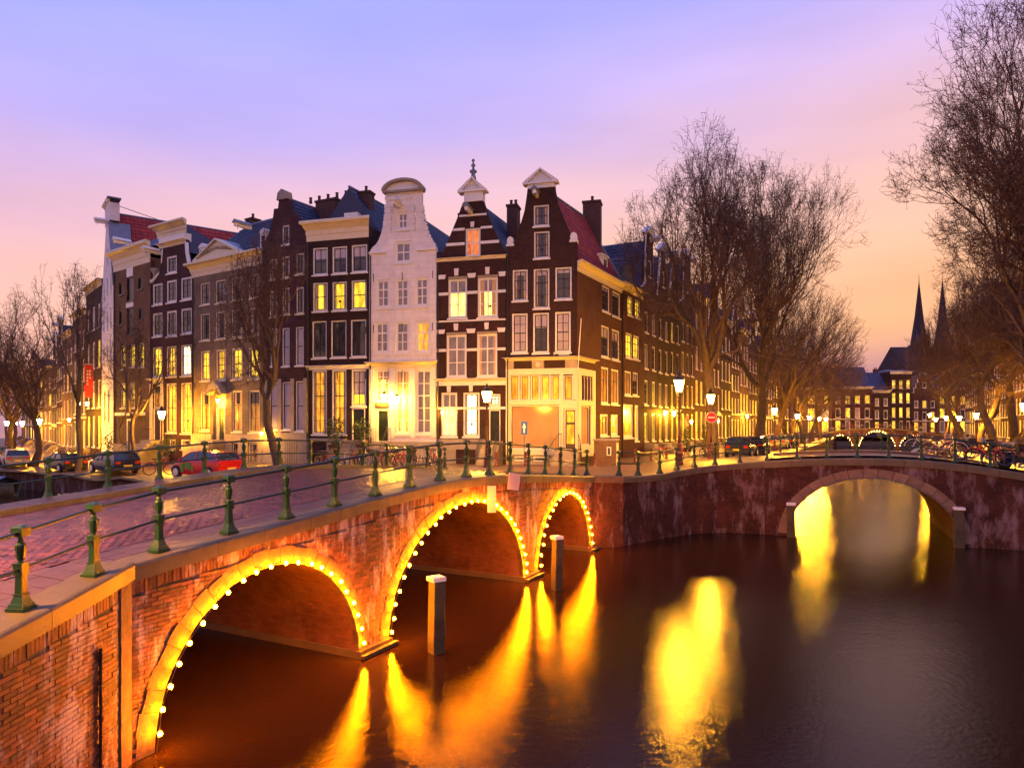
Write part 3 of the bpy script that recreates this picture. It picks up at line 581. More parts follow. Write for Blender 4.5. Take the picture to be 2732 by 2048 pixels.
for d, q in srt:
    a, b_, c, e, t, ex = q; jz = R.uniform(-.003, .003)
    if npb < 300 and t == 's' and d < 900 or (npb < 300 and t == 'p' and d < 900):
        npb += 1; s_ = (a + b_) / 2; sl = math.atan2(zd1(b_) - zd1(a), b_ - a)
        o = obj('paving_brick' if t == 'p' else 'paving_slab', paver_mesh(b_ - a, e - c, 'road_brick' if t == 'p' else 'slab'), B1, (s_, (c + e) / 2, zd1(s_) + ex + jz + camber((c + e) / 2))); o.rotation_euler = (0, -sl, 0)
    else: tbox(pr if t == 'p' else sr, a, b_, c, e, ex, jz)
pr.build('road_paving', 'road_brick', B1, kind='stuff'); sr.build('side_paving', 'slab', B1, kind='stuff')
for a in [-9 + 1.2 * i for i in range(23)]:
    b_ = a + 1.19; m = MB(); z0, z1 = zd1(a), zd1(b_)
    m.add([(a, 6.53, z0 - .05), (b_, 6.53, z1 - .05), (b_, 6.65, z1 - .05), (a, 6.65, z0 - .05), (a, 6.53, z0 + .115), (b_, 6.53, z1 + .115), (b_, 6.65, z1 + .115), (a, 6.65, z0 + .115)], [(0, 1, 5, 4), (1, 2, 6, 5), (2, 3, 7, 6), (3, 0, 4, 7), (4, 5, 6, 7)])
    m.build('kerb_stone', 'coping_granite', B1)

# second bridge
RZ2 = math.atan2(DB[1], DB[0])
B2 = thing('stone_bridge', 'brick bridge over the side canal with one wide arch edged in pale cut stones', 'bridge', (OB[0], OB[1], 0), RZ2)
AR2 = [(4.25, 3.25, 2.55)]
for y in (0, 8.4): facewall(arch_outline(0, 10.55, lambda s: zd2(s) - .2, AR2, z0=.12), [], y).build('spandrel_wall', 'canal_brick', B2)
c, a, b_ = AR2[0]; v = MB(); e = [(c - a, -.6)] + ell(c, a, b_, z0=.12) + [(c + a, -.6)]; n = len(e)
v.add([(x, 0, z) for x, z in e] + [(x, 8.4, z) for x, z in e], [(i, i + 1, i + 1 + n, i + n) for i in range(n - 1)]); v.build('vault', 'vault_brick', B2, smooth=True)
n = 19
for i in range(n):
    t0 = math.pi * i / n + .004; t1 = math.pi * (i + 1) / n - .004; m = MB(); vs = []
    for t in (t0, (t0 + t1) / 2, t1):
        for r in (-.01, .40):
            for y in (-.04, .12): vs.append((c - (a + r) * math.cos(t), y, .12 + (b_ + r) * math.sin(t)))
    f = []
    for k in (0, 4): f += [(k, k + 4, k + 6, k + 2), (k, k + 1, k + 5, k + 4), (k + 2, k + 6, k + 7, k + 3)]
    f += [(0, 2, 3, 1), (8, 9, 11, 10)]; m.add(vs, f); m.build('arch_stone', 'arch_stone', B2)
coping(B2, [1.1 * i for i in range(10)] + [10.55], zd2, h=.3)
coping(B2, [1.1 * i for i in range(10)] + [10.55], zd2, 8.47, 7.94, h=.3, sgn=-1)
dk = MB()
for i in range(22):
    a, b_ = i * .48, (i + 1) * .48 + .002
    dk.add([(a, .44, zd2(a) - .01), (b_, .44, zd2(b_) - .01), (b_, 7.98, zd2(b_) - .01), (a, 7.98, zd2(a) - .01)], [(0, 1, 2, 3)])
dk.build('roadway', 'street_paving', B2)
m = MB()
for y0, y1 in ((.44, 1.7), (6.8, 7.98)):
    for i in range(22):
        a, b_ = i * .48, (i + 1) * .48
        m.add([(a, y0, zd2(a) + .1), (b_, y0, zd2(b_) + .1), (b_, y1, zd2(b_) + .1), (a, y1, zd2(a) + .1), (a, y1 if y0 < 3 else y0, zd2(a) - .02), (b_, y1 if y0 < 3 else y0, zd2(b_) - .02)], [(0, 1, 2, 3), (3, 2, 5, 4) if y0 < 3 else (0, 1, 5, 4)])
m.build('pavement', 'slab', B2)

# far bridge closing the side canal
RZN = math.atan2(NC[1], NC[0]); f0 = WC(116, 5)
B3 = thing('stone_bridge', 'distant three-arched bridge with strings of golden bulbs across the side canal', 'bridge', (f0[0], f0[1], 0), RZN)
AR3 = [(4.25, 2.25, 2.5), (10.85, 3.15, 3.35), (17.0, 2.2, 2.5)]
zd3 = lambda s: 4.15 - 1.5 * ((s - 10.8) / 12) ** 2
facewall(arch_outline(-2, 24, lambda s: zd3(s), AR3, z0=.2), [], 0).build('spandrel_wall', 'canal_brick', B3)
m = MB()
for i in range(13): a = -2 + 2 * i; m.add([(a, -.1, zd3(a)), (a + 2, -.1, zd3(a + 2)), (a + 2, 9, zd3(a + 2)), (a, 9, zd3(a))], [(0, 1, 2, 3)])
for i in range(13): a = -2 + 2 * i; m.add([(a, -.1, zd3(a) - .25), (a + 2, -.1, zd3(a + 2) - .25), (a + 2, -.1, zd3(a + 2)), (a, -.1, zd3(a))], [(0, 1, 2, 3)])
m.build('roadway', 'coping_granite', B3)
for c, a, b_ in AR3:
    v = MB(); e = ell(c, a, b_, 14, z0=.2); n = len(e); v.add([(x, 0, z) for x, z in e] + [(x, 9, z) for x, z in e], [(i, i + 1, i + 1 + n, i + n) for i in range(n - 1)]); v.build('vault', 'vault_brick', B3)

# light strings
def light_string(label, rootloc, rz, c, a, b_, z0, n, r=.034, y=-.14, mat='bulb_glass', group='bulb strings round the bridge arches', cab=True, zc=0):
    t = thing('light_string', label, 'string lights', (rootloc[0], rootloc[1], 0), rz, group)
    rj = random.Random(int(a * 100)); pts = [(c - (a + .03) * math.cos(math.pi * (i + rj.uniform(-.1, .1)) / n), y + rj.uniform(-.02, .02), z0 + (b_ + .03) * math.sin(math.pi * i / n) + rj.uniform(-.012, .012)) for i in range(n + 1)]
    k = (r, mat)
    if k not in bm_cache:
        m = MB(); m.sph((0, 0, 0), r, 7, 5, 1.15); bm_cache[k] = m.mesh('bulb', mat)
    for p in pts[1:-1]:
        if p[2] < .25: continue
        obj('bulb', bm_cache[k], t, p)
    m = MB(); m.tube([(p[0], p[1] + .02, p[2] + r) for p in pts], .009, 4); m.build('cable', 'iron_black', t)
    return t
for i, (c, a, b_) in enumerate(ARCH1):
    light_string(('string of glowing bulbs around the nearest arch of the long bridge', 'string of glowing bulbs around the widest middle arch of the long bridge', 'string of glowing bulbs around the small far arch of the long bridge')[i], A0, RZ1, c, a, b_, 0, (23, 30, 23)[i])
for i, (c, a, b_) in enumerate(AR3):
    light_string(('tiny golden bulbs around the left arch of the distant bridge', 'tiny golden bulbs around the tallest middle arch of the distant bridge', 'tiny golden bulbs around the right arch of the distant bridge')[i], f0, RZN, c, a, b_, .2, (14, 20, 14)[i], r=.075, y=-.3, mat='far_bulb_glass')
light_string('string of unlit bulbs under the arch of the side canal bridge', OB, RZ2, *AR2[0], .1, 24, mat='chrome')

# ---------------------------------------------------------------- railings
pm_ = MB()
pm_.taper(0, 0, 0, .045, .135, .135).taper(0, 0, .045, .09, .12, .105).taper(0, 0, .09, .19, .095, .062).taper(0, 0, .19, .205, .075, .075).taper(0, 0, .205, .43, .055, .05)
pm_.taper(0, 0, .43, .56, .068, .068).taper(0, 0, .56, .575, .078, .078)
pm_.lathe([(.045, .575), (.04, .60), (.058, .64), (.072, .72), (.078, .78), (.07, .80), (.046, .815), (.05, .83), (.036, .86), (.036, .875), (.06, .895)], 10)
pm_.taper(0, 0, .895, 1.0, .085, .085).taper(0, 0, 1.0, 1.03, .088, .03)
POST = pm_.mesh('post', 'railing_green', False)
def railing(label, pts, group='green iron railings along bridges and quays', lo=.5, hi=.94):
    t = thing('iron_railing', label, 'railing', pts[0], 0, group); ox, oy, oz = pts[0]
    for i, p in enumerate(pts):
        q = pts[min(i + 1, len(pts) - 1)]; o_ = pts[max(i - 1, 0)]
        k = obj('post', POST, t, (p[0] - ox, p[1] - oy, p[2] - oz), math.atan2(q[1] - o_[1], q[0] - o_[0]) + R.uniform(-.04, .04)); k.rotation_euler[0] = R.uniform(-.012, .012); k.scale = (.84, .84, 1)
    for nm, h, r in (('top_rail', hi, .026), ('lower_rail', lo, .021)):
        m = MB(); m.tube([(p[0] - ox, p[1] - oy, p[2] - oz + h) for p in pts], r, 8); m.build(nm, 'railing_bar', t, smooth=True)
    return t
near = [(-5.98, 4.1, 2.45), (-5.97, 5.5, 2.52), (-5.98, 6.9, 2.63), (-5.93, 8.25, 2.75), (-5.82, 9.5, 2.88)]
railing('green iron railing on the near side of the long humped bridge', near + [(*W1(.483 + 1.33 * k, .22), zd1(.483 + 1.33 * k)) for k in range(15)])
railing('dark iron railing on the far side of the long bridge, before the parked cars', [(*W1(-4.3 + 1.453 * k, 7.78), zd1(-4.3 + 1.453 * k) + .0) for k in range(18)])
railing('dark iron railing curving along the quay and over the near side of the second bridge', [(q[0], q[1], q[2] + .02) for q in QR] + [(*W2(u, .22), zd2(u) + .02) for u in [1.35 + 1.2 * k for k in range(8)]] + [(22.4, 25.9, 2.8), (23.8, 25.3, 2.75)])
railing('iron railing on the far side of the second bridge above the side canal', [(*W2(.3 + 1.25 * k, 8.15), zd2(.3 + 1.25 * k)) for k in range(9)])

# mooring posts
def mooring(label, x, y, h, w_, rz):
    t = thing('mooring_post', label, 'mooring post', (x, y, 0), rz, 'square timber mooring posts in the water')
    m = MB(); c_ = w_ / 2
    for i in range(6): z0_, z1_ = -1 + (h + .91) * i / 6, -1 + (h + .91) * (i + 1) / 6; a0_, a1_ = c_ * (1 - .06 * i / 6) * (1 - .10 * (i == 2)), c_ * (1 - .06 * (i + 1) / 6) * (1 - .10 * (i == 1)); m.taper(0, 0, z0_, z1_, a0_, a1_)
    m.tube([(c_, -c_ - .02, .35), (c_ * .6, -c_ - .03, .9), (c_ * .62, -c_ - .03, 1.05)], .012, 4)
    o = m.build('post', 'wet_wood', t); o.rotation_euler = (R.uniform(-.02, .02), R.uniform(-.02, .02), 0)
    m = MB(); m.taper(0, 0, h - .09, h, w_ / 2 + .015, w_ / 2 + .015).taper(0, 0, h, h + .012, w_ / 2 + .01, w_ / 2 - .03); m.build('cap', 'white_paint', t)
mooring('thick timber mooring post with white cap, nearest, before the middle arch', -1.66, 14.95, 1.66, .29, .62)
mooring('timber mooring post with white cap before the small far arch', 1.35, 20.6, 1.62, .27, .5)
mooring('white-capped mooring post at the left foot of the side canal bridge arch', 12.35, 30.2, 1.5, .36, -.4)
mooring('white-capped mooring post at the right foot of the side canal bridge arch', 18.1, 27.65, 1.62, .36, -.4)
# two blank boards hanging from brackets at the bridge
def board(label, s, y, z, w_, h, rz, tilt):
    p = W1(s, y); t = thing('hanging_board', label, 'sign board', (p[0], p[1], z), rz, 'white boards hung on the bridge wall')
    m = MB(); m.box(-w_ / 2, w_ / 2, -.012, .012, -h, 0); o = m.build('board', 'board_white', t); o.rotation_euler = (0, tilt, 0)
    m = MB(); m.tube([(0, .02, -.03), (0, .45, .02)], .014, 5); m.tube([(-w_ / 2, .016, 0), (w_ / 2, .016, 0)], .012, 5); m.build('bracket', 'iron_black', t)
board('upright blank white board hung over the crown of the middle arch', 10.1, -.42, 3.28, .24, .74, .1, 0)
board('tilted blank white board hung to the right of the middle arch crown', 11.75, -.3, 3.52, .46, .5, .75, .16)
# ---------------------------------------------------------------- windows
# style: frame colour, frame width, sash colour, columns, rows, lower pane, upper pane (or None), share of the upper pane
WS = {
 'dk': ('white_paint', .10, 'black_paint', 2, 3, 'dark_glass', 'blind_glass', .13), 'd2': ('white_paint', .09, 'black_paint', 2, 2, 'dark_glass', None, 0),
 'bl': ('white_paint', .11, 'black_paint', 2, 4, 'blind_glass', None, 0), 'bd': ('white_paint', .10, 'black_paint', 2, 3, 'dark_glass', 'blind_glass', .36),
 'li': ('white_paint', .12, 'black_paint', 2, 3, 'room_dim', None, 0), 'lb': ('white_paint', .14, 'white_paint', 1, 2, 'room_orange', None, 0),
 'l1': ('white_paint', .12, 'black_paint', 2, 3, 'room_warm', None, 0), 'l2': ('white_paint', .10, 'black_paint', 1, 2, 'room_warm', None, 0),
 'lt': ('white_paint', .11, 'black_paint', 2, 5, 'room_orange', None, 0), 'lh': ('white_paint', .11, 'black_paint', 2, 3, 'room_warm', 'blind_glass', .7),
 'lg': ('cream_paint', .12, 'black_paint', 2, 4, 'room_warm', None, 0), 'lw': ('white_paint', .12, 'black_paint', 2, 3, 'room_white', None, 0),
 'lc': ('white_paint', .10, 'white_paint', 2, 3, 'room_bright', 'curtain_glass', .34), 'gc': ('white_paint', .10, 'white_paint', 2, 3, 'curtain_glass', None, 0),
 'cu': ('white_paint', .10, 'white_paint', 2, 2, 'curtain_orange', None, 0), 'w1': ('white_paint', .13, 'white_paint', 2, 2, 'curtain_glass', None, 0),
 'w2': ('white_paint', .13, 'white_paint', 2, 2, 'curtain_glass', None, 0), 'w3': ('white_paint', .13, 'white_paint', 2, 3, 'curtain_glass', None, 0),
 'w3l': ('white_paint', .13, 'white_paint', 2, 3, 'room_orange', None, 0), 'wy': ('white_paint', .08, 'white_paint', 2, 5, 'room_bright', 'curtain_glass', .3),
 'wg': ('white_paint', .08, 'white_paint', 2, 5, 'curtain_glass', None, 0), 'dt': ('white_paint', .09, 'black_paint', 2, 1, 'dark_glass', None, 0),
 'bh': ('white_paint', .10, 'black_paint', 2, 2, 'dark_glass', 'blind_glass', .4), 'bl1': ('white_paint', .09, 'black_paint', 1, 2, 'blind_glass', None, 0),
 'dg': ('cream_paint', .10, 'black_paint', 2, 3, 'dark_glass', None, 0), 'gd': ('cream_paint', .10, 'black_paint', 2, 3, 'room_dim', 'dark_glass', .3),
 'w2d': ('white_paint', .15, 'black_paint', 2, 3, 'dark_glass', None, 0), 'sh': ('black_paint', .06, 'black_paint', 1, 1, 'black_paint', None, 0),
 'sp': ('white_paint', .06, 'black_paint', 1, 1, 'room_orange', None, 0), 'sb': ('white_paint', .07, 'black_paint', 1, 1, 'shop_glow', None, 0),
}
WCACHE = {}
def window(parent, u0, u1, v0, v1, style, rot=0, org=(0, 0), sill=True, full=True, name='window', rec=.05):
    w_, h_ = round(u1 - u0, 2), round(v1 - v0, 2)
    if w_ < .12 or h_ < .12: return
    k = (w_, h_, style, sill, full)
    if k not in WCACHE:
        fc, fw, scol, nc, nr, pm1, pm2, sh = WS[style]; fw = min(fw, w_ * .22)
        f = MB(); f.box(0, fw, 0, .11, 0, h_).box(w_ - fw, w_, 0, .11, 0, h_).box(fw, w_ - fw, 0, .11, h_ - fw, h_).box(fw, w_ - fw, 0, .11, 0, fw)
        if sill: f.box(-.06, w_ + .06, -.12, .04, -.11, -.005)
        s = MB(); a, b_, c, d = fw, w_ - fw, fw, h_ - fw; sw = .045
        s.box(a, a + sw, .03, .09, c, d).box(b_ - sw, b_, .03, .09, c, d).box(a + sw, b_ - sw, .03, .09, d - sw, d).box(a + sw, b_ - sw, .03, .09, c, c + sw)
        bw = .05 if scol == 'white_paint' else .034
        for i in range(1, nc): x = a + (b_ - a) * i / nc; ww = bw * (1.6 if scol == 'white_paint' and nc == 2 else 1) / 2; s.box(x - ww, x + ww, .035, .085, c + sw, d - sw)
        for i in range(1, nr): z = c + (d - c) * i / nr; hh = bw / 2 * (1.7 if i == nr // 2 + (nr % 2) else 1); s.box(a + sw, b_ - sw, .045, .082, z - hh, z + hh)
        cut = d - (d - c) * sh if pm2 else d
        p = MB(); p.add([(a, .07, c), (b_, .07, c), (b_, .07, cut), (a, .07, cut)], [(0, 1, 2, 3)])
        p2 = None
        if pm2: p2 = MB(); p2.add([(a, .07, cut), (b_, .07, cut), (b_, .07, d), (a, .07, d)], [(0, 1, 2, 3)])
        WCACHE[k] = (f.mesh(name, fc), s.mesh('sash', scol), p.mesh('pane', pm1), p2.mesh('pane', pm2) if p2 else None)
    fm, sm, p1, p2 = WCACHE[k]
    cs, sn = math.cos(rot), math.sin(rot)
    x, y = u0, rec
    o = obj(name, fm, parent, (org[0] + cs * x - sn * y, org[1] + sn * x + cs * y, v0), rot)
    if full: obj('sash', sm, o)
    obj('pane', p1, o)
    if p2: obj('pane', p2, o)
    return o
CURT = {}
def curtains(o, w_, h_, rr):
    """gathered curtains and a lamp shade just in front of the lit pane"""
    k = (round(w_, 1), round(h_, 1), rr.randrange(3))
    if k not in CURT:
        a, b_ = .16, w_ - .16; cw = (b_ - a) * (.17, .26, .12)[k[2]]; m = MB()
        for s, x0 in ((1, a), (-1, b_)):
            n = 6; vs = []
            for i in range(n + 1): x = x0 + s * cw * i / n; vs += [(x, .062 - .008 * (i % 2), .16), (x - s * .3 * cw * i / n * 0, .062 - .008 * (i % 2), h_ - .14)]
            m.add(vs, [(2 * i, 2 * i + 1, 2 * i + 3, 2 * i + 2) for i in range(n)])
        l = MB(); xm = w_ * (.42, .6, .5)[k[2]]; l.lathe([(.10, 0), (.06, .14)], 8, xm, .045, .2 + h_ * .18); l.box(xm - .012, xm + .012, .045, .06, .16, .2 + h_ * .18)
        CURT[k] = (m.mesh('curtain', 'curtain_cloth'), l.mesh('lamp_shade', 'oak_door'))
    obj('curtain', CURT[k][0], o)
    if rr.random() < .45: obj('lamp_shade', CURT[k][1], o)
def rect(q): return [(q[0], q[2]), (q[1], q[2]), (q[1], q[3]), (q[0], q[3])]
def tiles_roof(parent, x0, x1, ze, zr, y0, dv, mat, tw=.28, th=.33, tiles=True, hip=0, sides=(1, 1)):
    """two slopes, ridge half-way between x0 and x1 running along dv; overlapping tiles as one mesh"""
    xm = (x0 + x1) / 2; L = math.hypot(*dv); dx, dy = dv[0] / L, dv[1] / L
    ang = 0
    base = MB(); t = MB()
    for sgn, xe in ((0, x0), (1, x1)):
        sl = math.hypot(xm - xe, zr - ze); ux, uz = (xm - xe) / sl, (zr - ze) / sl
        P = lambda s, d, o=0: (xe + ux * s + dx * d + (-uz if xe < xm else uz) * o, y0 + dy * d, ze + uz * s + abs(ux) * o)
        base.add([P(0, 0), P(sl, 0), P(sl, L - hip), P(0, L)], [(0, 1, 2, 3)])
        if tiles and sides[sgn]:
            n = int(sl / th); mcol = int(L / tw)
            for i in range(n):
                for j in range(mcol):
                    s0, s1 = i * th, min((i + 1) * th + .05, sl); d0, d1 = j * tw, (j + 1) * tw - .02
                    lim = L - hip * (i + 1) / n
                    if d1 > lim: continue
                    jit = R.uniform(0, .012)
                    t.add([P(s0, d0, .055 + jit), P(s0, d1, .055 + jit), P(s1, d1, .015), P(s1, d0, .015), P(s0, d0, 0), P(s0, d1, 0), P(s0, (d0 + d1) / 2, .085 + jit), P(s1, (d0 + d1) / 2, .045)],
                          [(0, 6, 7, 3), (6, 1, 2, 7), (4, 5, 1, 6), (4, 6, 0), (0, 3, 4), (1, 5, 2)])
    base.add([(x0, y0, ze), (x1, y0, ze), (xm, y0, zr)], [(0, 1, 2)])
    if hip: base.add([(x0 + dv[0], y0 + dv[1], ze), (x1 + dv[0], y0 + dv[1], ze), (xm + dx * (L - hip), y0 + dy * (L - hip), zr)], [(0, 1, 2)])
    else: base.add([(x0 + dv[0], y0 + dv[1], ze), (x1 + dv[0], y0 + dv[1], ze), (xm + dv[0], y0 + dv[1], zr)], [(0, 1, 2)])
    r = base.build('roof', mat, parent)
    if tiles and t.v: t.build('roof_tiles', mat, r, kind='stuff')
    c = MB(); c.tube([(xm, y0, zr + .05), (xm + dx * (L - hip), y0 + dy * (L - hip), zr + .05)], .09, 6); c.build('ridge', 'lead', r)
    return r
def cornice(parent, x0, x1, z0, z1, mat='white_paint', out=.42, name='cornice', y=0, rot=0, org=(0, 0)):
    """moulded cornice: stepped profile swept along the facade"""
    h = z1 - z0; pr_ = [(0, 0), (.06, 0), (.08, .28), (.16, .34), (.18, .55), (.5, .70), (.62, .78), (1, .84), (1.0, .96), (.9, 1), (0, 1)]
    m = MB(); vs = []
    for x, e in ((x0, -1), (x1, 1)):
        for o, z in pr_: vs.append((x + e * o * out * .6, y - o * out, z0 + z * h))
    n = len(pr_); m.add(vs, [(i, (i + 1) % n, (i + 1) % n + n, i + n) for i in range(n)] + [tuple(range(n)), tuple(range(n, 2 * n))])
    o = m.build(name, mat, parent, loc=(org[0], org[1], 0), rz=rot); return o
def body(parent, w_, h_, dv, mat, y0=.3, zlo=-.6):
    m = MB(); x, y = dv
    m.add([(0.01, y0, zlo), (w_ - .01, y0, zlo), (w_ - .01 + x, y, zlo), (.01 + x, y, zlo), (0.01, y0, h_), (w_ - .01, y0, h_), (w_ - .01 + x, y, h_), (.01 + x, y, h_)], [(1, 2, 6, 5), (2, 3, 7, 6), (3, 0, 4, 7), (4, 5, 6, 7)])
    m.add([(0.01, 0, zlo), (0.01, y0, zlo), (0.01, y0, h_), (0.01, 0, h_)], [(0, 1, 2, 3)]); m.add([(w_ - .01, 0, zlo), (w_ - .01, y0, zlo), (w_ - .01, y0, h_), (w_ - .01, 0, h_)], [(0, 1, 2, 3)])
    return m.build('side_walls', mat, parent)
def chimney(parent, x, y, z0, z1, a=.45, b_=.35, pots=2, mat='chimney_brick'):
    m = MB(); m.box(x - a, x + a, y - b_, y + b_, z0, z1).box(x - a - .06, x + a + .06, y - b_ - .06, y + b_ + .06, z1, z1 + .14); o = m.build('chimney', mat, parent)
    for i in range(pots):
        q = MB(); q.lathe([(.12, 0), (.09, .35), (.12, .37), (.12, .42)], 8, x + (i - (pots - 1) / 2) * a * .9, y, z1 + .14); q.build('chimney_pot', 'chimney_brick', o)
def boxpart(parent, name, mat, *bx):
    m = MB()
    for b_ in bx: m.box(*b_)
    return m.build(name, mat, parent)
def hoist(parent, x, z, out=.9, hood='lead'):
    m = MB(); m.box(x - .11, x + .11, -out, .1, z - .14, z + .12); o = m.build('hoist_beam', 'white_paint', parent)
    h = MB(); h.prism([(x - .26, z + .1), (x + .26, z + .1), (x, z + .34)], -out - .06, .02); h.build('hood', hood, o)
    k = MB(); k.tube([(x, -out * .8, z - .14), (x, -out * .8, z - .32)], .02, 5); k.build('hook', 'iron_black', o)
def pediment(parent, x0, x1, z0, z1, y=-.3, d=.5, mat='white_paint'):
    xm = (x0 + x1) / 2; t = .12
    m = MB(); m.prism([(x0 + .2, z0 + t), (x1 - .2, z0 + t), (xm, z1 - t * 1.2)], y + .18, y + d)
    o = m.build('pediment', mat, parent)
    k = MB(); k.prism([(x0, z0), (x1, z0), (x1, z0 + t), (x0, z0 + t)], y, y + d)
    k.prism([(x0, z0 + t), (x0 + .3, z0 + t), (xm, z1 - t), (xm, z1)], y, y + d); k.prism([(x1, z0 + t), (xm, z1), (xm, z1 - t), (x1 - .3, z0 + t)], y, y + d); k.build('moulding', mat, o)
    return o
def plant_leaves(parent, name, c, r, n, mat='leaf', s=.07, rnd=R):
    m = MB()
    for _ in range(n):
        d = Vector((rnd.gauss(0, 1), rnd.gauss(0, 1), rnd.gauss(0, 1))).normalized() * (rnd.random() ** .45)
        p = Vector(c) + Vector((d.x * r[0], d.y * r[1], d.z * r[2])); a = Vector((rnd.gauss(0, 1), rnd.gauss(0, 1), rnd.gauss(0, 1))).normalized() * s; b_ = a.cross(Vector((rnd.gauss(0, 1), rnd.gauss(0, 1), rnd.gauss(0, 1)))).normalized() * s * .6
        m.add([p - a, p + b_, p + a, p - b_], [(0, 1, 2, 3)])
    return m.build(name, mat, parent, kind='stuff')

def frame_of(k):
    (lx, ly), (rx, ry) = PL[k]; w_ = math.hypot(rx - lx, ry - ly); return lx, ly, w_, math.atan2(ry - ly, rx - lx)
def front(key, name, label, mat, outline=None, top=None, holes_extra=(), reveal=.16):
    lx, ly, w_, rz = frame_of(key); t = thing(name, label, 'house', (lx, ly, Z0[key]), rz)
    d = HD[key]; wins = list(d['w']) + list(d.get('bw', [])); cl = lambda x: min(max(x, .01), w_ - .01)
    if outline is None: outline = [(.01, top), (w_ - .01, top)]
    o = [(.01, -.6)] + [(cl(x), z) for x, z in outline]
    o = o + [(w_ - .01, -.6)]
    if o[1][0] > .012: o[1] = (.01, o[1][1])
    oo = []
    for p in o:
        if not oo or math.dist(p, oo[-1]) > .02: oo.append(p)
    hs = [rect(q) for q in wins] + [rect(q) for q in holes_extra]
    facewall(oo, hs, 0, reveal, .35).build('wall', mat, t)
    rr = random.Random(key)
    for q in wins:
        o_ = window(t, *q[:4], q[4])
        if o_ and q[4] in ('lg', 'l2', 'lt', 'lc', 'lw', 'gd', 'wy', 'gc', 'dk', 'd2', 'dg') and rr.random() < .8: curtains(o_, q[1] - q[0], q[3] - q[2], rr)
    m = MB(); zt_ = (outline[0][1] if top is None else top) - .2
    m.tube([(.12, -.06, zt_), (.12, -.06, .2)], .045, 6); m.build('drain_pipe', 'iron_black', t)
    k = MB(); k.box(-.02, .02, -.03, -.002, 0, .5); am = k.mesh('wall_anchor', 'iron_black')
    for z_ in (5.7, 8.65, 11.95):
        for x_ in (.32, .5 * w_, w_ - .25): obj('wall_anchor', am, t, (x_, 0, z_ - .25))
    return t, w_, d
def door(parent, q, mat='dark_green_paint', panels=3, y=.08, lit=None):
    u0, u1, v0, v1 = q[:4]; m = MB(); m.box(u0 + .06, u1 - .06, y, y + .06, v0, v1 - .06)
    for i in range(panels):
        a = v0 + .12 + (v1 - v0 - .3) * i / panels; b_ = v0 + .02 + (v1 - v0 - .3) * (i + 1) / panels; xm = (u0 + u1) / 2
        for xa, xb in ((u0 + .14, xm - .04), (xm + .04, u1 - .14)): m.box(xa, xb, y - .02, y, a, b_)
    o = m.build('door', mat, parent)
    k = MB(); k.sph((u1 - .2, y - .05, (v0 + v1) / 2 - .1), .04); k.build('handle', 'chrome', o)
    f = MB(); f.box(u0, u0 + .06, 0, .12, v0, v1).box(u1 - .06, u1, 0, .12, v0, v1).box(u0, u1, 0, .12, v1 - .06, v1); f.build('door_frame', 'white_paint', parent)
def steps(parent, x0, x1, n, rise, run, y=0, mat='old_stone', ytop=.8):
    for i in range(n):
        m = MB(); m.box(x0, x1, y - ytop - run * (n - i), y, rise * i - .3, rise * (i + 1)); m.build('step', mat, parent)
def stair_rail(parent, pts, h=.9):
    m = MB(); m.tube([(p[0], p[1], p[2] + h) for p in pts], .022, 6)
    for a, b_ in zip(pts, pts[1:]):
        n = max(1, int(math.dist(a, b_) / .28))
        for i in range(n + 1): p = [a[k] + (b_[k] - a[k]) * i / n for k in range(3)]; m.tube([p, (p[0], p[1], p[2] + h)], .011, 4, False)
    m.build('stair_railing', 'iron_black', parent)

# --- corner house -------------------------------------------------
t, w_, d = front('H1', 'corner_house', 'narrow brown brick corner house with pointed white-capped gable above a white shopfront', 'brown_brick', HD['H1']['o'],
                 holes_extra=[(.26, 3.37, .95, 3.64), (3.64, 4.36, 1.05, 3.4)] + [q for q in HD['H1']['tr'][:5]] + [(3.6, 4.14, 3.92, 5.42), (.52, 1.5, .2, .54), (1.7, 2.65, .2, .54)])
H1 = t; DV1 = (1.89, 7.77); rel = math.atan2(DV1[1], DV1[0])
# side wall on the canal street
ds = HD['H1s']['w']
sw_ = [(q[0], q[1], q[2], q[3], q[4]) for q in ds]
b = facewall([(0.0, -.6), (8.0, -.6), (8.0, 12.1), (0.0, 12.1)], [rect(q) for q in sw_] + [rect((.72, 2.05, 1.2, 3.6)), rect((.5, .85, 3.95, 5.4)), rect((1.0, 1.35, 3.95, 5.4)), rect((1.5, 1.85, 3.95, 5.4)), rect((2.0, 2.35, 3.95, 5.4))], 0, .16)
b.build('wall', 'side_brick', t, loc=(w_ - .005, 0, 0), rz=rel)
for q in sw_: window(t, *q[:4], q[4], rel, (w_ - .005, 0))
window(t, .72, 2.05, 1.2, 3.6, 'sb', rel, (w_ - .005, 0), name='shop_window')
for x in (.5, 1.0, 1.5, 2.0): window(t, x, x + .35, 3.95, 5.4, 'sp', rel, (w_ - .005, 0), sill=False, name='transom_window')
m = MB(); m.add([(0, 0, -.6), (DV1[0], DV1[1], -.6), (DV1[0], DV1[1], 12.3), (0, 0, 12.3)], [(0, 1, 2, 3)]); m.add([(w_ + DV1[0], DV1[1], -.6), (DV1[0], DV1[1], -.6), (DV1[0], DV1[1], 12.3), (w_ + DV1[0], DV1[1], 12.3)], [(0, 1, 2, 3)]); m.build('rear_walls', 'brown_brick', t)
cornice(t, .0, 8.2, 11.68, 12.3, 'cream_paint', .45, rot=rel, org=(w_, 0))
tiles_roof(t, -.02, w_ + .1, 12.32, 16.9, .36, (1.83, 7.4), 'red_tile', hip=.9)
chimney(t, 4.35, 7.2, 12.5, 17.9, .6, .5, 1)
for q in HD['H1']['tr']: window(t, *q, 'sp', sill=False, name='transom_window')
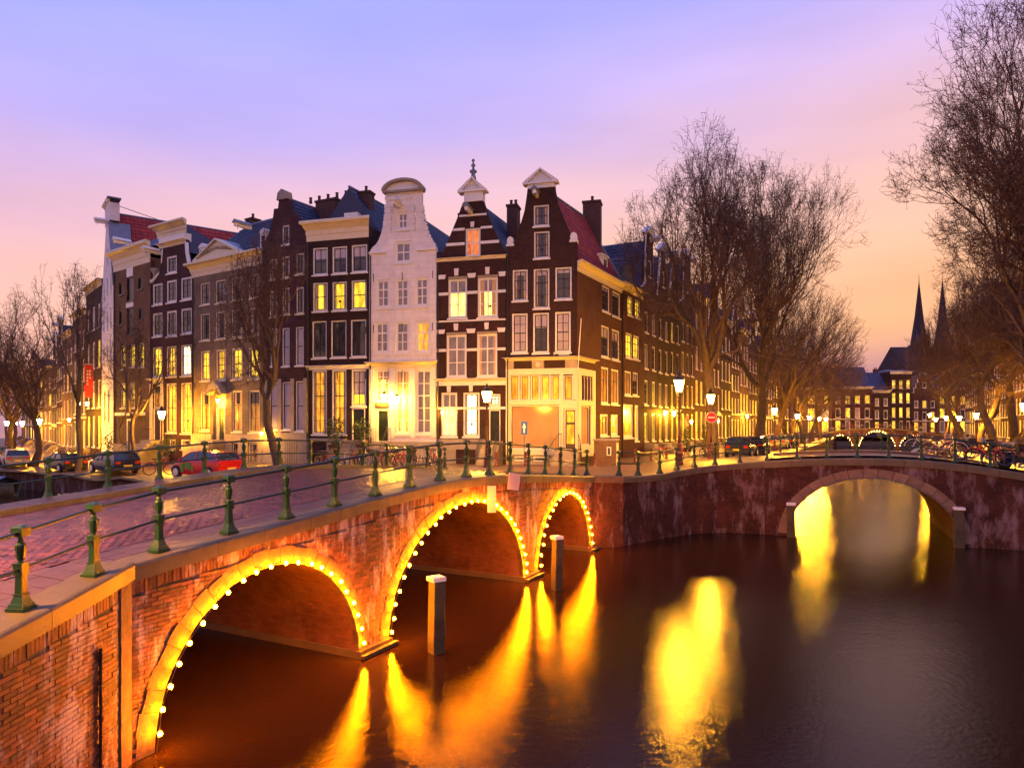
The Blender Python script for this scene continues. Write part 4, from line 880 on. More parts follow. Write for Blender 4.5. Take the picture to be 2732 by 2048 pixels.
window(t, .26, 3.37, .95, 3.64, 'sb', name='shop_window'); window(t, .52, 1.5, .2, .54, 'li', sill=False); window(t, 1.7, 2.65, .2, .54, 'li', sill=False)
door(t, (3.64, 4.36, 1.05, 3.4), 'oak_door', 0)
m = MB(); m.box(3.78, 4.22, .05, .078, 2.6, 3.25).box(3.78, 4.22, .05, .078, 1.3, 2.45); m.build('door_pane', 'room_orange', t)
# white shopfront panelling, standing a little proud
fr = [(0, .26), (3.37, 3.64), (4.36, w_ + .02)]
boxpart(t, 'shopfront', 'cream_paint', (0, w_ + .04, -.07, -.002, 5.49, 5.86), (0, .26, -.07, -.002, .6, 5.488), (3.372, 3.598, -.07, -.002, 1.0, 5.488), (4.37, w_ + .04, -.07, -.002, 1.0, 5.488),
        (.262, 3.37, -.07, -.002, 3.66, 3.93), (3.6, 4.368, -.07, -.002, 3.42, 3.9), (.262, 3.37, -.09, -.002, .6, .93), *[(a, b_, -.05, -.002, 3.932, 5.487) for a, b_ in ((.82, .89), (1.46, 1.54), (2.11, 2.18), (2.75, 2.82), (3.372, 3.59), (4.16, 4.36))])
o = boxpart(t, 'shopfront', 'cream_paint', (0, 2.84, -.07, -.002, 5.45, 5.86), (0, .48, -.07, -.002, .5, 5.448), (2.07, 2.84, -.07, -.002, .5, 3.93), (.5, 2.06, -.07, -.002, 3.62, 3.93), (2.37, 2.84, -.07, -.002, 3.94, 5.448), (.5, 2.06, -.07, -.002, .5, 1.18)); o.location = (w_, 0, 0); o.rotation_euler = (0, 0, rel)
cornice(t, -.03, w_ + .05, 6.36, 6.56, 'cream_paint', .3); cornice(t, 0, 2.86, 6.34, 6.54, 'cream_paint', .3, rot=rel, org=(w_, 0))
boxpart(t, 'carved_panel', 'sand_stone', (0, .5, -.08, -.002, 5.87, 6.35), (1.65, 2.4, -.1, -.002, 5.87, 6.35), (3.7, w_, -.08, -.002, 5.87, 6.35))
m = MB(); m.lathe([(.16, 0), (.14, .05), (.05, .08)], 12); o = m.build('rosette', 'cream_paint', t); o.location = (2.03, -.1, 6.11); o.rotation_euler = (math.pi / 2, 0, 0)
boxpart(t, 'stone_plinth', 'sand_stone', (0, .5, -.05, -.003, -.6, .58), (2.67, 3.3, -.05, -.003, -.6, .58), (.5, 2.67, -.05, -.003, -.6, .18), (1.52, 1.68, -.05, -.003, .182, .58))
boxpart(t, 'street_name_plate', 'white_paint', (3.3, 3.95, -.03, -.004, 6.66, 6.72)); boxpart(t, 'street_name_plate', 'sign_blue', (3.35, 3.9, -.03, -.004, 6.57, 6.645))
pediment(t, 1.08, 3.27, 17.1, 18.05, -.18, .6)
boxpart(t, 'frieze', 'white_paint', (1.36, 3.06, -.06, .4, 16.85, 17.1))
m = MB(); m.tube([(w_ + .05, -.15, 5.6), (w_ + .35, -.75, 8.7)], .03, 6); m.build('flagpole', 'white_paint', t)
for x in (.26, 4.2):
    m = MB(); m.box(x - .25, x + .25, -.08, .42, 13.42, 13.56); m.prism([(x - .17, 13.56), (x + .17, 13.56), (x + .21, 13.75), (x + .15, 13.95), (x, 14.03), (x - .15, 13.95), (x - .21, 13.75)], -.02, .3); o = m.build('scroll_stone', 'white_paint', t)
hoist(t, 1.98, 16.4, .9)
steps(t, 3.2, 4.7, 5, .2, .28, ytop=.7)
stair_rail(t, [(3.5, -.1, 1.0), (3.42, -.7, 1.0), (3.2, -1.3, .55), (3.0, -2.1, .0)]); stair_rail(t, [(4.5, -.1, 1.0), (4.6, -.7, 1.0), (4.8, -1.3, .55), (5.0, -2.1, .0)])
m = MB(); m.box(5.0, 6.1, .35, 2.0, 12.7, 13.75); m.box(4.9, 6.2, .25, 2.0, 13.75, 13.88); o = m.build('dormer', 'white_paint', t); o.location = (w_, 0, 0); o.rotation_euler = (0, 0, rel)
window(o, 5.15, 5.95, 12.85, 13.65, 'd2', rec=.28, sill=False)
m = MB(); a_ = Vector((-.02 + w_ / 2, .36, 0)) + Vector((1.83, 7.4, 0)) * .88; m.tube([(a_.x, a_.y, 16.95), (w_ + 1.98, 7.75, 12.4)], .12, 6); m.build('hip_flashing', 'lead', t)
# --- second house on the side canal -------------------------------
t, w_, d = front('H2s', 'narrow_house', 'narrow wine-red house with two warm lit windows beside the brown corner house', 'wine_brick', top=12.1)
body(t, w_, 12.1, (-1, 7), 'wine_brick'); cornice(t, -.05, w_ + .05, 12.0, 12.5, 'cream_paint', .4); tiles_roof(t, 0, w_, 12.4, 14.6, .3, (-1, 6.5), 'slate_tile', sides=(1, 0))
# --- banded house ---------------------------------------------------
t, w_, d = front('H2', 'banded_house', 'dark brick house with white stone bands, arched windows and a finial on its pointed gable', 'brown_brick', HD['H2']['o'], holes_extra=[(3.46, 4.18, 1.44, 3.37), (3.46, 4.18, 3.57, 4.35)])
body(t, w_, 12.9, (0, 9), 'brown_brick'); tiles_roof(t, -.02, w_ + .02, 12.9, 16.6, .36, (1.0, 8.5), 'slate_tile')
for q in HD['H2']['bands']:
    boxpart(t, 'stone_band', 'white_paint', (max(q[0], .0), min(q[1], w_ - .01), -.05, -.003, q[2], q[3]))
cornice(t, 0, w_ - .02, 12.72, 12.92, 'cream_paint', .2); cornice(t, 0, w_ - .02, 4.95, 5.34, 'cream_paint', .25)
for q in HD['H2']['keys']:
    xm = (q[0] + q[1]) / 2; hw = min((q[1] - q[0]) / 2, .3) ; hw = (q[1] - q[0]) / 2
    m = MB(); m.prism([(max(xm - hw * .8, .0), q[2]), (min(xm + hw * .8, w_ - .01), q[2]), (min(xm + hw, w_ - .01), q[3]), (max(xm - hw, 0), q[3])], -.07, -.052); m.build('keystone', 'white_paint', t)
for q in HD['H2']['w'][1:5]:                                         # brick relieving arches over the windows
    xm = (q[0] + q[1]) / 2; r = (q[1] - q[0]) / 2 + .12; m = MB(); n = 10
    inn = [(xm + r * math.cos(math.pi * i / n), q[3] + .02 + .38 * math.sin(math.pi * i / n)) for i in range(n + 1)]; ou = [(xm + (r + .22) * math.cos(math.pi * i / n), q[3] + .02 + .60 * math.sin(math.pi * i / n)) for i in range(n + 1)]
    for i in range(n): m.prism([inn[i], ou[i], ou[i + 1], inn[i + 1]], -.04, -.003)
    m.build('brick_arch', 'wine_brick', t)
    m = MB(); 
    for i in range(9): a = q[0] + (q[1] - q[0]) * i / 9; m.box(a + .01, a + (q[1] - q[0]) / 9 - .01, -.03, -.003, q[3] + .01, q[3] + .14)
    m.build('dentil_course', 'sand_stone', t)
m = MB(); m.box(1.85, 3.06, -.1, .5, 16.36, 16.95); m.build('gable_block', 'white_paint', t)
pediment(t, 1.45, 3.3, 16.95, 17.9, -.2, .7)
m = MB(); m.lathe([(.2, 0), (.16, .25), (.10, .3), (.16, .42), (.24, .5), (.24, .56), (.10, .64), (.07, .8), (.16, .9), (.07, 1.0), (.05, 1.12), (.11, 1.2), (.08, 1.28), (.02, 1.32)], 8, 2.4, .1, 17.75); m.build('finial', 'lead', t, smooth=True)
hoist(t, 2.3, 15.7, 1.0); chimney(t, 3.9, 4.5, 14, 17.2, .35, .5, 2); chimney(t, .9, 3, 14.5, 16.4, .3, .4, 1)
door(t, (3.46, 4.18, 1.44, 3.37), 'dark_green_paint', 3); window(t, 3.46, 4.18, 3.57, 4.35, 'lw', sill=False, name='fanlight')
steps(t, 3.25, 4.35, 6, .24, .26, ytop=.6); stair_rail(t, [(3.3, -.1, 1.44), (3.3, -.7, 1.44), (3.3, -2.2, .1)]); stair_rail(t, [(4.3, -.1, 1.44), (4.3, -.7, 1.44), (4.3, -2.2, .1)])
boxpart(t, 'stone_plinth', 'old_stone', (0, 1.3, -.06, -.003, -.6, 1.55), (1.302, 3.2, -.06, -.003, .9, 1.55), (2.6, 3.2, -.06, -.003, -.6, .898))
# --- white house ----------------------------------------------------
t, w_, d = front('H3', 'white_house', 'tall white house with scalloped gable and rounded crest, lit yellow at street level', 'white_blocks', HD['H3']['o'], holes_extra=[(.58, 1.38, 1.39, 3.42)])
body(t, w_, 13.4, (0, 9), 'plum_brick'); tiles_roof(t, -.02, w_ + .02, 13.4, 16.4, .36, (.6, 8.5), 'slate_tile')
for q in HD['H3']['band'][1:]: boxpart(t, 'ledge', 'white_paint', (q[0], min(q[1], w_), -.12, -.003, q[2], q[3]))
cornice(t, 0, w_ - .02, 6.05, 6.5, 'cream_paint', .35)
m = MB(); n = 12; x0, x1 = .96, 3.77; xm = (x0 + x1) / 2
cr = [(xm - (x1 - x0) / 2 * math.cos(math.pi * i / n), 17.45 + .72 * math.sin(math.pi * i / n)) for i in range(n + 1)]; ci = [(xm - ((x1 - x0) / 2 - .22) * math.cos(math.pi * i / n), 17.45 + .55 * math.sin(math.pi * i / n)) for i in range(n + 1)]
for i in range(n): m.prism([ci[i], cr[i], cr[i + 1], ci[i + 1]], -.28, .42)
m.box(x0 + .05, x1 - .05, -.22, .42, 17.32, 17.45); m.build('crest_moulding', 'old_stone', t)
m = MB(); m.prism([(a, b_ - .01) for a, b_ in ci], -.06, .38); m.build('crest', 'white_paint', t)
hoist(t, 2.1, 16.45, 1.0, 'white_paint')
m = MB()                                                              # carved garlands and side scrolls
for x, e in ((1.3, 1), (3.45, -1)):
    for i in range(9): m.sph((x + e * .28, -.03, 16.5 - .2 * i), .075, 6, 4)
for i in range(7): m.sph((1.75 + .2 * i, -.03, 16.85 + .1 * abs(i - 3) / 3), .07, 6, 4)
m.build('carved_garland', 'white_paint', t, smooth=True)
for side, pts in ((0, HD['H3']['o'][1:18]), (1, HD['H3']['o'][19:31])):
    m = MB()
    for a, b_ in zip(pts, pts[1:]): m.sph(((a[0] + b_[0]) / 2, .12, (a[1] + b_[1]) / 2), .13, 6, 4)
    m.build('scalloped_edge', 'white_paint', t, smooth=True)
for x in (.2, 1.63, 3.03, 4.42): boxpart(t, 'pilaster', 'white_paint', (x - .16, x + .16, -.09, -.003, 1.6, 6.03))
door(t, (.58, 1.38, 1.39, 3.42), 'dark_green_paint', 3)
m = MB(); m.box(.49, 1.38, -.1, -.004, 3.56, 3.86); o = m.build('name_board', 'oak_door', t)
m = MB()
for i in range(5): m.box(.6 + .14 * i, .67 + .14 * i, -.115, -.1, 3.66, 3.77)
m.build('lettering', 'sand_stone', o)
boxpart(t, 'stone_plinth', 'old_stone', (0, w_ - .01, -.08, -.003, -.6, 1.36))
steps(t, .45, 1.6, 5, .26, .26, ytop=.6); stair_rail(t, [(.5, -.1, 1.3), (.5, -.7, 1.3), (.5, -1.9, .1)]); stair_rail(t, [(1.55, -.1, 1.3), (1.55, -.7, 1.3), (1.6, -1.9, .1)])
WHITEH = t
# --- dark flat-topped house --------------------------------------------
t, w_, d = front('H4', 'flat_cornice_house', 'dark brick house with wide cream cornice and tall orange lit ground-floor windows', 'dark_brick', top=14.75, holes_extra=[(3.34, 4.29, 1.5, 3.56)])
body(t, w_, 15.4, (0, 9), 'dark_brick'); tiles_roof(t, 0, w_, 15.4, 18.6, 1.5, (.8, 7.5), 'slate_tile')
cornice(t, 0, w_ - .03, 14.66, 15.95, 'cream_paint', .5); cornice(t, 0, w_ - .02, 6.12, 6.4, 'white_paint', .18)
chimney(t, 3.0, 2.6, 15.5, 18.4, .45, .35, 1); boxpart(t, 'dormer', 'white_paint', (2.2, 3.2, 1.0, 2.2, 15.9, 16.7))
door(t, (3.34, 4.29, 1.5, 3.56), 'dark_green_paint', 3)
steps(t, 3.0, 4.5, 6, .25, .26, ytop=.7); stair_rail(t, [(3.1, -.1, 1.5), (3.1, -.8, 1.5), (1.6, -.85, .1)]); stair_rail(t, [(4.4, -.1, 1.5), (4.4, -.8, 1.5), (4.45, -2.3, .1)])
boxpart(t, 'stone_plinth', 'old_stone', (0, 2.95, -.06, -.003, 1.35, 1.6), (0, .4, -.06, -.003, -.6, 1.348), (1.5, 1.9, -.06, -.003, -.6, 1.348))
# --- clock-gable house behind the tree -------------------------------------
t, w_, d = front('H5', 'clock_gable_house', 'shadowy brick house with curved gable behind the bare street tree', 'plum_brick', HD['H5']['o'])
body(t, w_, 14.9, (0, 9), 'plum_brick'); tiles_roof(t, 0, w_, 14.9, 18.0, .36, (.6, 8.5), 'slate_tile')
chimney(t, 3.2, 3.0, 15.8, 18.4, .9, .3, 5); chimney(t, .9, 1.2, 15.6, 17.6, .25, .3, 1)
boxpart(t, 'stone_plinth', 'sand_stone', (0, w_, -.1, -.003, -.6, 2.05)); m = MB(); m.prism([(1.4, 17.9), (2.4, 17.9), (2.3, 18.4), (1.85, 18.62), (1.5, 18.4)], -.12, .4); m.build('gable_cap', 'old_stone', t)
for x in (.28, 1.6, 2.75, 3.9): boxpart(t, 'stone_pier', 'sand_stone', (x - .16, x + .16, -.05, -.003, 2.06, 5.7))
m = MB()
for i in range(6): m.tube([(2.4 + .2 * i, -.3, -.2), (2.4 + .2 * i, -.3, 1.6)], .015, 4, False)
m.tube([(2.3, -.3, 1.55), (3.5, -.3, 1.55)], .02, 4); m.build('window_grille', 'iron_black', t)
# --- stone house with pediment ---------------------------------------------
t, w_, d = front('H6', 'pediment_house', 'broad greyish stone house with cream pediment and hooded doorway', 'grey_stone_blocks', top=14.0, holes_extra=[(2.6, 4.12, 1.63, 4.9)], reveal=.25)
body(t, w_, 14.8, (0, 10), 'ochre_brick'); cornice(t, -.05, w_ - .03, 13.86, 14.9, 'cream_paint', .55)
o = pediment(t, .7, 6.2, 14.92, 16.3, -.45, .7, 'cream_paint')
m = MB()
for i in range(14): m.sph((3.45 + (i - 6.5) * .26, -.27, 15.35 + .3 * (1 - abs(i - 6.5) / 7)), .13, 6, 4)
m.build('carved_relief', 'sand_stone', t, smooth=True)
m = MB(); m.add([(0, .2, 14.9), (w_, .2, 14.9), (w_ - .3, 3.6, 18.4), (1.6, 3.6, 18.4), (0, 9, 14.9), (w_, 9, 14.9), (w_ - .3, 6, 18.4), (1.6, 6, 18.4)], [(0, 1, 2, 3), (3, 2, 6, 7), (5, 4, 7, 6), (0, 3, 7, 4), (1, 5, 6, 2)]); rf = m.build('roof', 'slate_tile', t)
tl = MB()
for i in range(13):
    f = i / 13; xa, xb = f * 1.6, w_ - f * .3; y_, z_ = .2 + 3.4 * f, 14.9 + 3.5 * f; n = int((xb - xa) / .3)
    for j in range(n): x = xa + .3 * j; tl.add([(x, y_ - .04, z_ + .05), (x + .28, y_ - .04, z_ + .05), (x + .28, y_ + .27, z_ + .28), (x, y_ + .27, z_ + .28), (x, y_, z_), (x + .28, y_, z_)], [(0, 1, 2, 3), (4, 5, 1, 0)])
tl.build('roof_tiles', 'slate_tile', rf, kind='stuff')
m = MB(); m.tube([(1.6, 3.6, 18.45), (w_ - .3, 3.6, 18.45)], .1, 6); m.build('ridge', 'lead', rf)
m = MB(); m.prism([(.7, 14.95), (3.45, 16.32), (6.2, 14.95)], .26, 2.2); m.build('pediment_roof', 'lead', t)
for x in (7.4, .1):
    m = MB(); m.box(x, x + .85, .5, 2.2, 14.9, 16.2); m.prism([(x - .05, 16.2), (x + .9, 16.2), (x + .8, 16.4), (x + .42, 16.55), (x + .05, 16.4)], .42, 2.2); o = m.build('dormer', 'white_paint', t)
    window(t, x + .12, x + .73, 15.1, 16.1, 'd2', rec=.42, sill=False)
hoist(t, 6.9, 16.6, 1.2); chimney(t, 1.8, 4, 17, 18.9, .4, .4, 1)
m = MB(); m.box(2.6, 4.12, .24, .27, 1.63, 4.9); m.build('doorway_niche', 'cream_paint', t)
door(t, (3.05, 4.05, 1.63, 4.0), 'dark_green_paint', 4, y=.18)
m = MB(); pts = [(2.2, 5.0), (2.5, 5.15), (2.75, 5.6), (3.1, 5.72), (3.35, 6.0), (3.6, 5.72), (3.95, 5.6), (4.2, 5.15), (4.5, 5.0), (4.1, 4.9), (3.8, 5.25), (3.35, 5.4), (2.9, 5.25), (2.6, 4.9)]
m.prism(pts, -.5, -.01); m.build('door_hood', 'old_stone', t)
boxpart(t, 'stone_plinth', 'sand_stone', (0, 2.55, -.12, -.003, -.6, 2.05), (4.2, 4.88, -.12, -.003, -.6, 2.05), (5.7, 6.75, -.12, -.003, -.6, 2.05), (7.95, w_ - .01, -.12, -.003, -.6, 2.05), (4.882, 5.698, -.12, -.003, 1.5, 2.05), (6.752, 7.948, -.12, -.003, 1.5, 2.05))
steps(t, 2.4, 4.2, 6, .27, .3, ytop=.8, mat='sand_stone'); stair_rail(t, [(2.4, -.1, 1.62), (2.4, -.9, 1.62), (.6, -1.0, 1.62)]); boxpart(t, 'landing', 'sand_stone', (.5, 2.38, -1.1, -.13, -.6, 1.2))
# --- neck-gable house ----------------------------------------------------
t, w_, d = front('H7', 'neck_gable_house', 'brown neck-gable house with heavy cream top and thick white window frames', 'plum_brick', HD['H7']['o'], holes_extra=[(.3, 1.52, 1.65, 6.06)])
body(t, w_, 14.2, (0, 9), 'plum_brick'); tiles_roof(t, 0, w_, 13.9, 15.4, .36, (0, 8.5), 'slate_tile')
cornice(t, 1.0, 4.85, 17.55, 18.55, 'cream_paint', .6); boxpart(t, 'gable_neck', 'white_paint', (1.3, 4.7, -.1, .5, 16.95, 17.55)); cornice(t, 1.25, 4.75, 16.75, 17.1, 'cream_paint', .3)
for pts in ([(0.02, 14.3), (.34, 14.39), (1.12, 14.85), (1.52, 15.69), (1.64, 16.7)], [(w_ - .02, 14.3), (5.35, 14.6), (5.03, 15.24), (4.79, 16.04), (4.71, 16.8)]):
    m = MB(); m.tube([(x, .1, z) for x, z in pts], [.2, .16, .15, .14, .14], 7); m.build('gable_scroll', 'white_paint', t, smooth=True)
m = MB(); m.lathe([(.2, 0), (.14, .1), (.12, .5), (.28, .75), (.3, .95), (.1, 1.0)], 8, .3, .15, 14.4); m.build('stone_vase', 'old_stone', t, smooth=True)
hoist(t, 1.2, 16.45, 1.3, 'white_paint'); door(t, (.4, 1.42, 1.65, 4.1), 'oak_door', 3); window(t, .4, 1.42, 4.15, 6.0, 'gd', sill=False, name='fanlight')
cornice(t, .1, 1.75, 6.1, 6.5, 'cream_paint', .4); boxpart(t, 'door_surround', 'cream_paint', (.02, .29, -.12, -.003, 1.6, 6.1), (1.53, 1.78, -.12, -.003, 1.6, 6.1))
steps(t, .2, 1.7, 6, .27, .3, ytop=.7); stair_rail(t, [(.3, -.1, 1.6), (.3, -.8, 1.6), (.2, -2.6, .1)])
# --- warehouse with shutters ---------------------------------------------
t, w_, d = front('H8', 'shuttered_warehouse', 'brown brick warehouse with cream cornice and black shuttered openings', 'ochre_brick', top=16.2)
body(t, w_, 16.4, (0, 9), 'ochre_brick'); cornice(t, 0, w_ - .05, 16.0, 17.7, 'cream_paint', .6)
m = MB(); m.add([(0, .3, 17.4), (w_, .3, 17.4), (w_ - .6, 3.4, 19.8), (2.2, 3.4, 19.8), (0, 9, 17.4), (w_, 9, 17.4)], [(0, 1, 2, 3), (5, 4, 3, 2), (0, 3, 4), (1, 5, 2)]); m.build('roof', 'slate_tile', t)
hoist(t, 3.0, 18.0, 1.3, 'white_paint'); boxpart(t, 'hoist_panel', 'white_paint', (2.3, 3.6, -.04, -.003, 12.72, 13.18), (2.4, 3.5, -.04, -.003, 15.27, 16.0))
boxpart(t, 'awning_beam', 'white_paint', (.9, 5.6, -.35, -.003, 3.7, 3.95)); boxpart(t, 'stone_plinth', 'sand_stone', (0, 2.3, -.1, -.003, -.6, 1.3), (3.3, w_ - .05, -.1, -.003, -.6, 1.3))
window(t, 2.4, 3.2, .1, 3.4, 'lb', sill=False, rec=-.02)

# ---------------------------------------------------------------- other houses
def gable(kind, w_, e, top):
    m_ = w_ / 2
    if kind == 'bell': return [(0, e), (w_ * .08, e + .1), (w_ * .17, e + (top - e) * .3), (w_ * .26, e + (top - e) * .62), (w_ * .34, top - .5), (w_ * .36, top), (w_ * .64, top), (w_ * .66, top - .5), (w_ * .74, e + (top - e) * .62), (w_ * .83, e + (top - e) * .3), (w_ * .92, e + .1), (w_, e)]
    if kind == 'neck': return [(0, e), (w_ * .1, e + .1), (w_ * .24, e + .5), (w_ * .28, e + (top - e) * .5), (w_ * .3, top), (w_ * .7, top), (w_ * .72, e + (top - e) * .5), (w_ * .76, e + .5), (w_ * .9, e + .1), (w_, e)]
    if kind == 'step':
        o = []; n = 5
        for i in range(n): o += [(w_ * .08 * i, e + (top - e) * i / (n - 1)), (w_ * .08 * (i + 1), e + (top - e) * i / (n - 1))]
        return o + [(w_ - x, z) for x, z in reversed(o)]
    if kind == 'spout': return [(0, e), (w_ * .4, top), (w_ * .6, top), (w_, e)]
    return [(0, e), (w_, e)]
def row_house(name, label, L, Rr, z0, kind, e, top, mat, cols=3, floors=4, lit=(.9, .3, .15, .1), roofmat='slate_tile', depth=9, group=None, rs=0, full=False, wins=('dk', 'bl1'), trim='white_paint', gfl=1.1, white=False, litw='lg'):
    rr = random.Random(rs); w_ = math.dist(L, Rr); t = thing(name, label, 'house', (L[0], L[1], z0), math.atan2(Rr[1] - L[1], Rr[0] - L[0]), group)
    holes = []; fh = (e - .6 - gfl) / floors; z = gfl
    for f in range(floors):
        hh = fh * (.78 if f == 0 else .68 if f < floors - 1 else .58); ww = w_ / (cols + .55) * .58
        for c in range(cols):
            x = w_ * (c + .5) / cols - ww / 2; st = (rr.choice([litw, 'l1', 'lg']) if rr.random() < lit[min(f, 3)] else rr.choice(wins))
            holes.append((round(x, 2), round(x + ww, 2), round(z, 2), round(z + hh, 2), st))
        z += fh
    if kind not in ('flat',): ww = min(.9, w_ * .2); zz = e + (top - e) * .25; holes.append((round(w_ / 2 - ww / 2, 2), round(w_ / 2 + ww / 2, 2), round(zz, 2), round(zz + min(1.3, (top - e) * .4), 2), wins[0]))
    out = [(.01, -1)] + [(min(max(x, .01), w_ - .01), zz) for x, zz in gable(kind, w_, e, top)] + [(w_ - .01, -1)]
    facewall(out, [rect(q) for q in holes], 0, .14, .3).build('wall', mat, t)
    for q in holes: window(t, *q[:4], q[4], full=full)
    body(t, w_, e - .1, (0, depth), mat, zlo=-1)
    if kind == 'flat':
        cornice(t, 0, w_, e - .6, e, trim, .45); m = MB(); hp = min(1.2, w_ * .15); ym = depth * .4
        m.add([(0, .1, e - .05), (w_, .1, e - .05), (w_ - hp * (rs % 2), ym, top), (hp * (rs % 3 > 0), ym, top), (0, depth, e - .05), (w_, depth, e - .05)], [(0, 1, 2, 3), (5, 4, 3, 2), (0, 3, 4), (1, 5, 2)]); m.build('roof', roofmat, t)
    else:
        tiles_roof(t, 0, w_, e, top - .5, .32, (0, depth), roofmat, tiles=full)
        pts = gable(kind, w_, e, top); m = MB(); m.tube([(x, .1, zz) for x, zz in pts], .11, 5); m.build('gable_coping', trim, t)
        if kind in ('neck', 'bell'): pediment(t, pts[len(pts) // 2 - 1][0] - .25, pts[len(pts) // 2][0] + .25, top, top + .75, -.2, .6, trim)
        hoist(t, w_ / 2, top - .45, .8, 'white_paint')
    if rr.random() < .6: chimney(t, w_ * .7, 4, top - 1.5, top + .6, .4, .4, 2)
    cornice(t, 0, w_, gfl + fh * .86, gfl + fh * .86 + .22, trim if rs % 3 == 0 else mat, .14)
    # stoop with railing
    sx = w_ * .12; steps(t, sx, sx + 1.2, 3, .3, .26, ytop=.5)
    return t
brs = ['plum_brick', 'dark_brick', 'wine_brick', 'brown_brick', 'ochre_brick', 'side_brick']
RW = [(8.9 + 4.0, 16.9, 'neck', 13.0, 17.4, 'plum_brick'), (16.9, 20.6, 'bell', 13.0, 17.0, 'dark_brick'), (20.6, 24.4, 'bell', 13.2, 17.2, 'dark_brick'), (24.4, 29.8, 'neck', 13.8, 18.4, 'brown_brick'),
      (29.8, 36, 'flat', 15.6, 18, 'plum_brick'), (36, 42.5, 'spout', 13, 18.6, 'wine_brick'), (42.5, 49, 'flat', 15, 17.5, 'dark_brick'), (49, 55, 'bell', 13.5, 18, 'brown_brick'), (55, 62, 'flat', 15.5, 18, 'ochre_brick'),
      (62, 70, 'neck', 14, 18.5, 'plum_brick'), (70, 78, 'flat', 14.5, 17, 'dark_brick'), (78, 87, 'bell', 13.5, 18, 'wine_brick'), (87, 98, 'flat', 14.5, 17, 'brown_brick'), (98, 112, 'spout', 13, 18, 'plum_brick')]
lab = ['plum brick house with a tall slim neck gable, third along the side canal', 'dark house with bell gable beside the plum neck-gabled house', 'dark narrow bell-gabled house, fifth along the side canal', 'brown neck-gabled house just left of the biggest bare tree',
       'flat-topped plum brick house behind the trunk of the biggest bare tree', 'wine-red house with pointed roof seen through the branches', 'dark flat-topped house behind the second tree trunk', 'brown bell-gabled house behind the second bare tree', 'ochre flat-topped house well down the side canal',
       'plum neck-gabled house far down the left bank of the side canal', 'dark flat house far down the left bank', 'wine-red bell-gabled house among the far trees', 'brown flat-topped house near the distant bridge on the left', 'last plum house before the distant bridge on the left']
for i, (a, b_, k, e, tp, mt) in enumerate(RW):
    row_house('canal_house', lab[i], WC(a), WC(b_), G(*WC((a + b_) / 2, 1)) - .05, k, e, tp, mt, cols=2 if b_ - a < 4.2 else 3, floors=4, lit=(.75, .35 if i < 3 else .6, .1, .05), rs=40 + i, full=i < 4, group=None, litw='lg' if i < 4 else 'lt')
LP = [(-39.0, 64.9), (-44.1, 70.7), (-49, 76.2), (-54, 82), (-60, 90), (-66, 98), (-75.5, 109), (-85, 121), (-95, 133), (-112, 156)]
# white gabled warehouse at the bend
(lx, ly), (rx, ry) = (-39.0, 64.9), (-34.24, 58.72); w9 = math.dist((lx, ly), (rx, ry))
t = thing('white_warehouse', 'tall narrow white gabled house at the bend with long red tiled roof', 'house', (lx, ly, 1.9), math.atan2(ry - ly, rx - lx))
hs = [(q, q + .8, z, z + 1.7, 'dk') for z in (8.6, 11.6, 14.6) for q in (1.2, 3.4, 5.6)] + [(1.6, 2.6, 3.2, 6.2, 'gd'), (4.2, 5.2, 3.2, 6.2, 'gd'), (3.4, 4.3, 17.6, 18.9, 'd2')]
facewall([(.01, -1), (.01, 15), (w9 * .36, 21.0), (w9 * .36, 22.6), (w9 * .64, 22.6), (w9 * .64, 21.0), (w9 - .01, 15), (w9 - .01, -1)], [rect(q) for q in hs], 0, .15, .3).build('wall', 'white_blocks', t)
for q in hs: window(t, *q[:4], q[4], full=False)
body(t, w9, 15, (0, 11), 'white_blocks'); tiles_roof(t, -.3, w9 + .3, 14.8, 22.2, .35, (0, 12.5), 'red_tile', tw=.34, th=.4)
boxpart(t, 'gable_block', 'white_blocks', (w9 * .3, w9 * .7, -.02, .75, 21.2, 22.8)); cornice(t, w9 * .3, w9 * .7, 22.5, 23.1, 'white_paint', .25); boxpart(t, 'gable_cap', 'lead', (w9 * .26, w9 * .74, -.25, .85, 23.102, 23.2)); hoist(t, w9 * .5, 21.3, 1.0, 'white_paint')
m = MB(); m.tube([(w9 * .5, .3, 23.1), (w9 * .5, 4.2, 22.3)], .03, 4); m.build('roof_stay', 'iron_black', t)
m = MB(); m.prism([(w9 - .1, 15), (w9 + .12, 15), (w9 * .64 + .2, 21.1), (w9 * .64, 20.9)], -.1, 1.6); m.build('gable_flashing', 'lead', t)
lab = ['dark tall house with black cornice left of the white gabled house', 'orange-lit house behind the red banner', 'brown house with projecting cream cornice on the left street', 'gabled house with cream top on the left street', 'dark gabled house towards the end of the left street', 'low ochre house far along the left street',
       'far plum house at the end of the left street', 'faint far house behind the left trees', 'farthest house of the left street behind branches']
for i in range(9):
    L, Rr = LP[i + 1], LP[i]
    row_house('street_house', lab[i], L, Rr, G(*Rr), ('flat', 'flat', 'flat', 'neck', 'bell', 'flat', 'bell', 'flat', 'flat')[i], (17.2, 15.5, 14.2, 12.5, 11.5, 12, 11, 12, 12)[i], (19.5, 17, 16.5, 16.5, 15.5, 14.5, 15, 14, 14)[i],
              ('dark_brick', 'ochre_brick', 'ochre_brick', 'plum_brick', 'dark_brick', 'ochre_brick', 'plum_brick', 'ochre_brick', 'plum_brick')[i], rs=80 + i, trim='cream_paint', lit=(.8, .4, .15, .1), litw='lt')
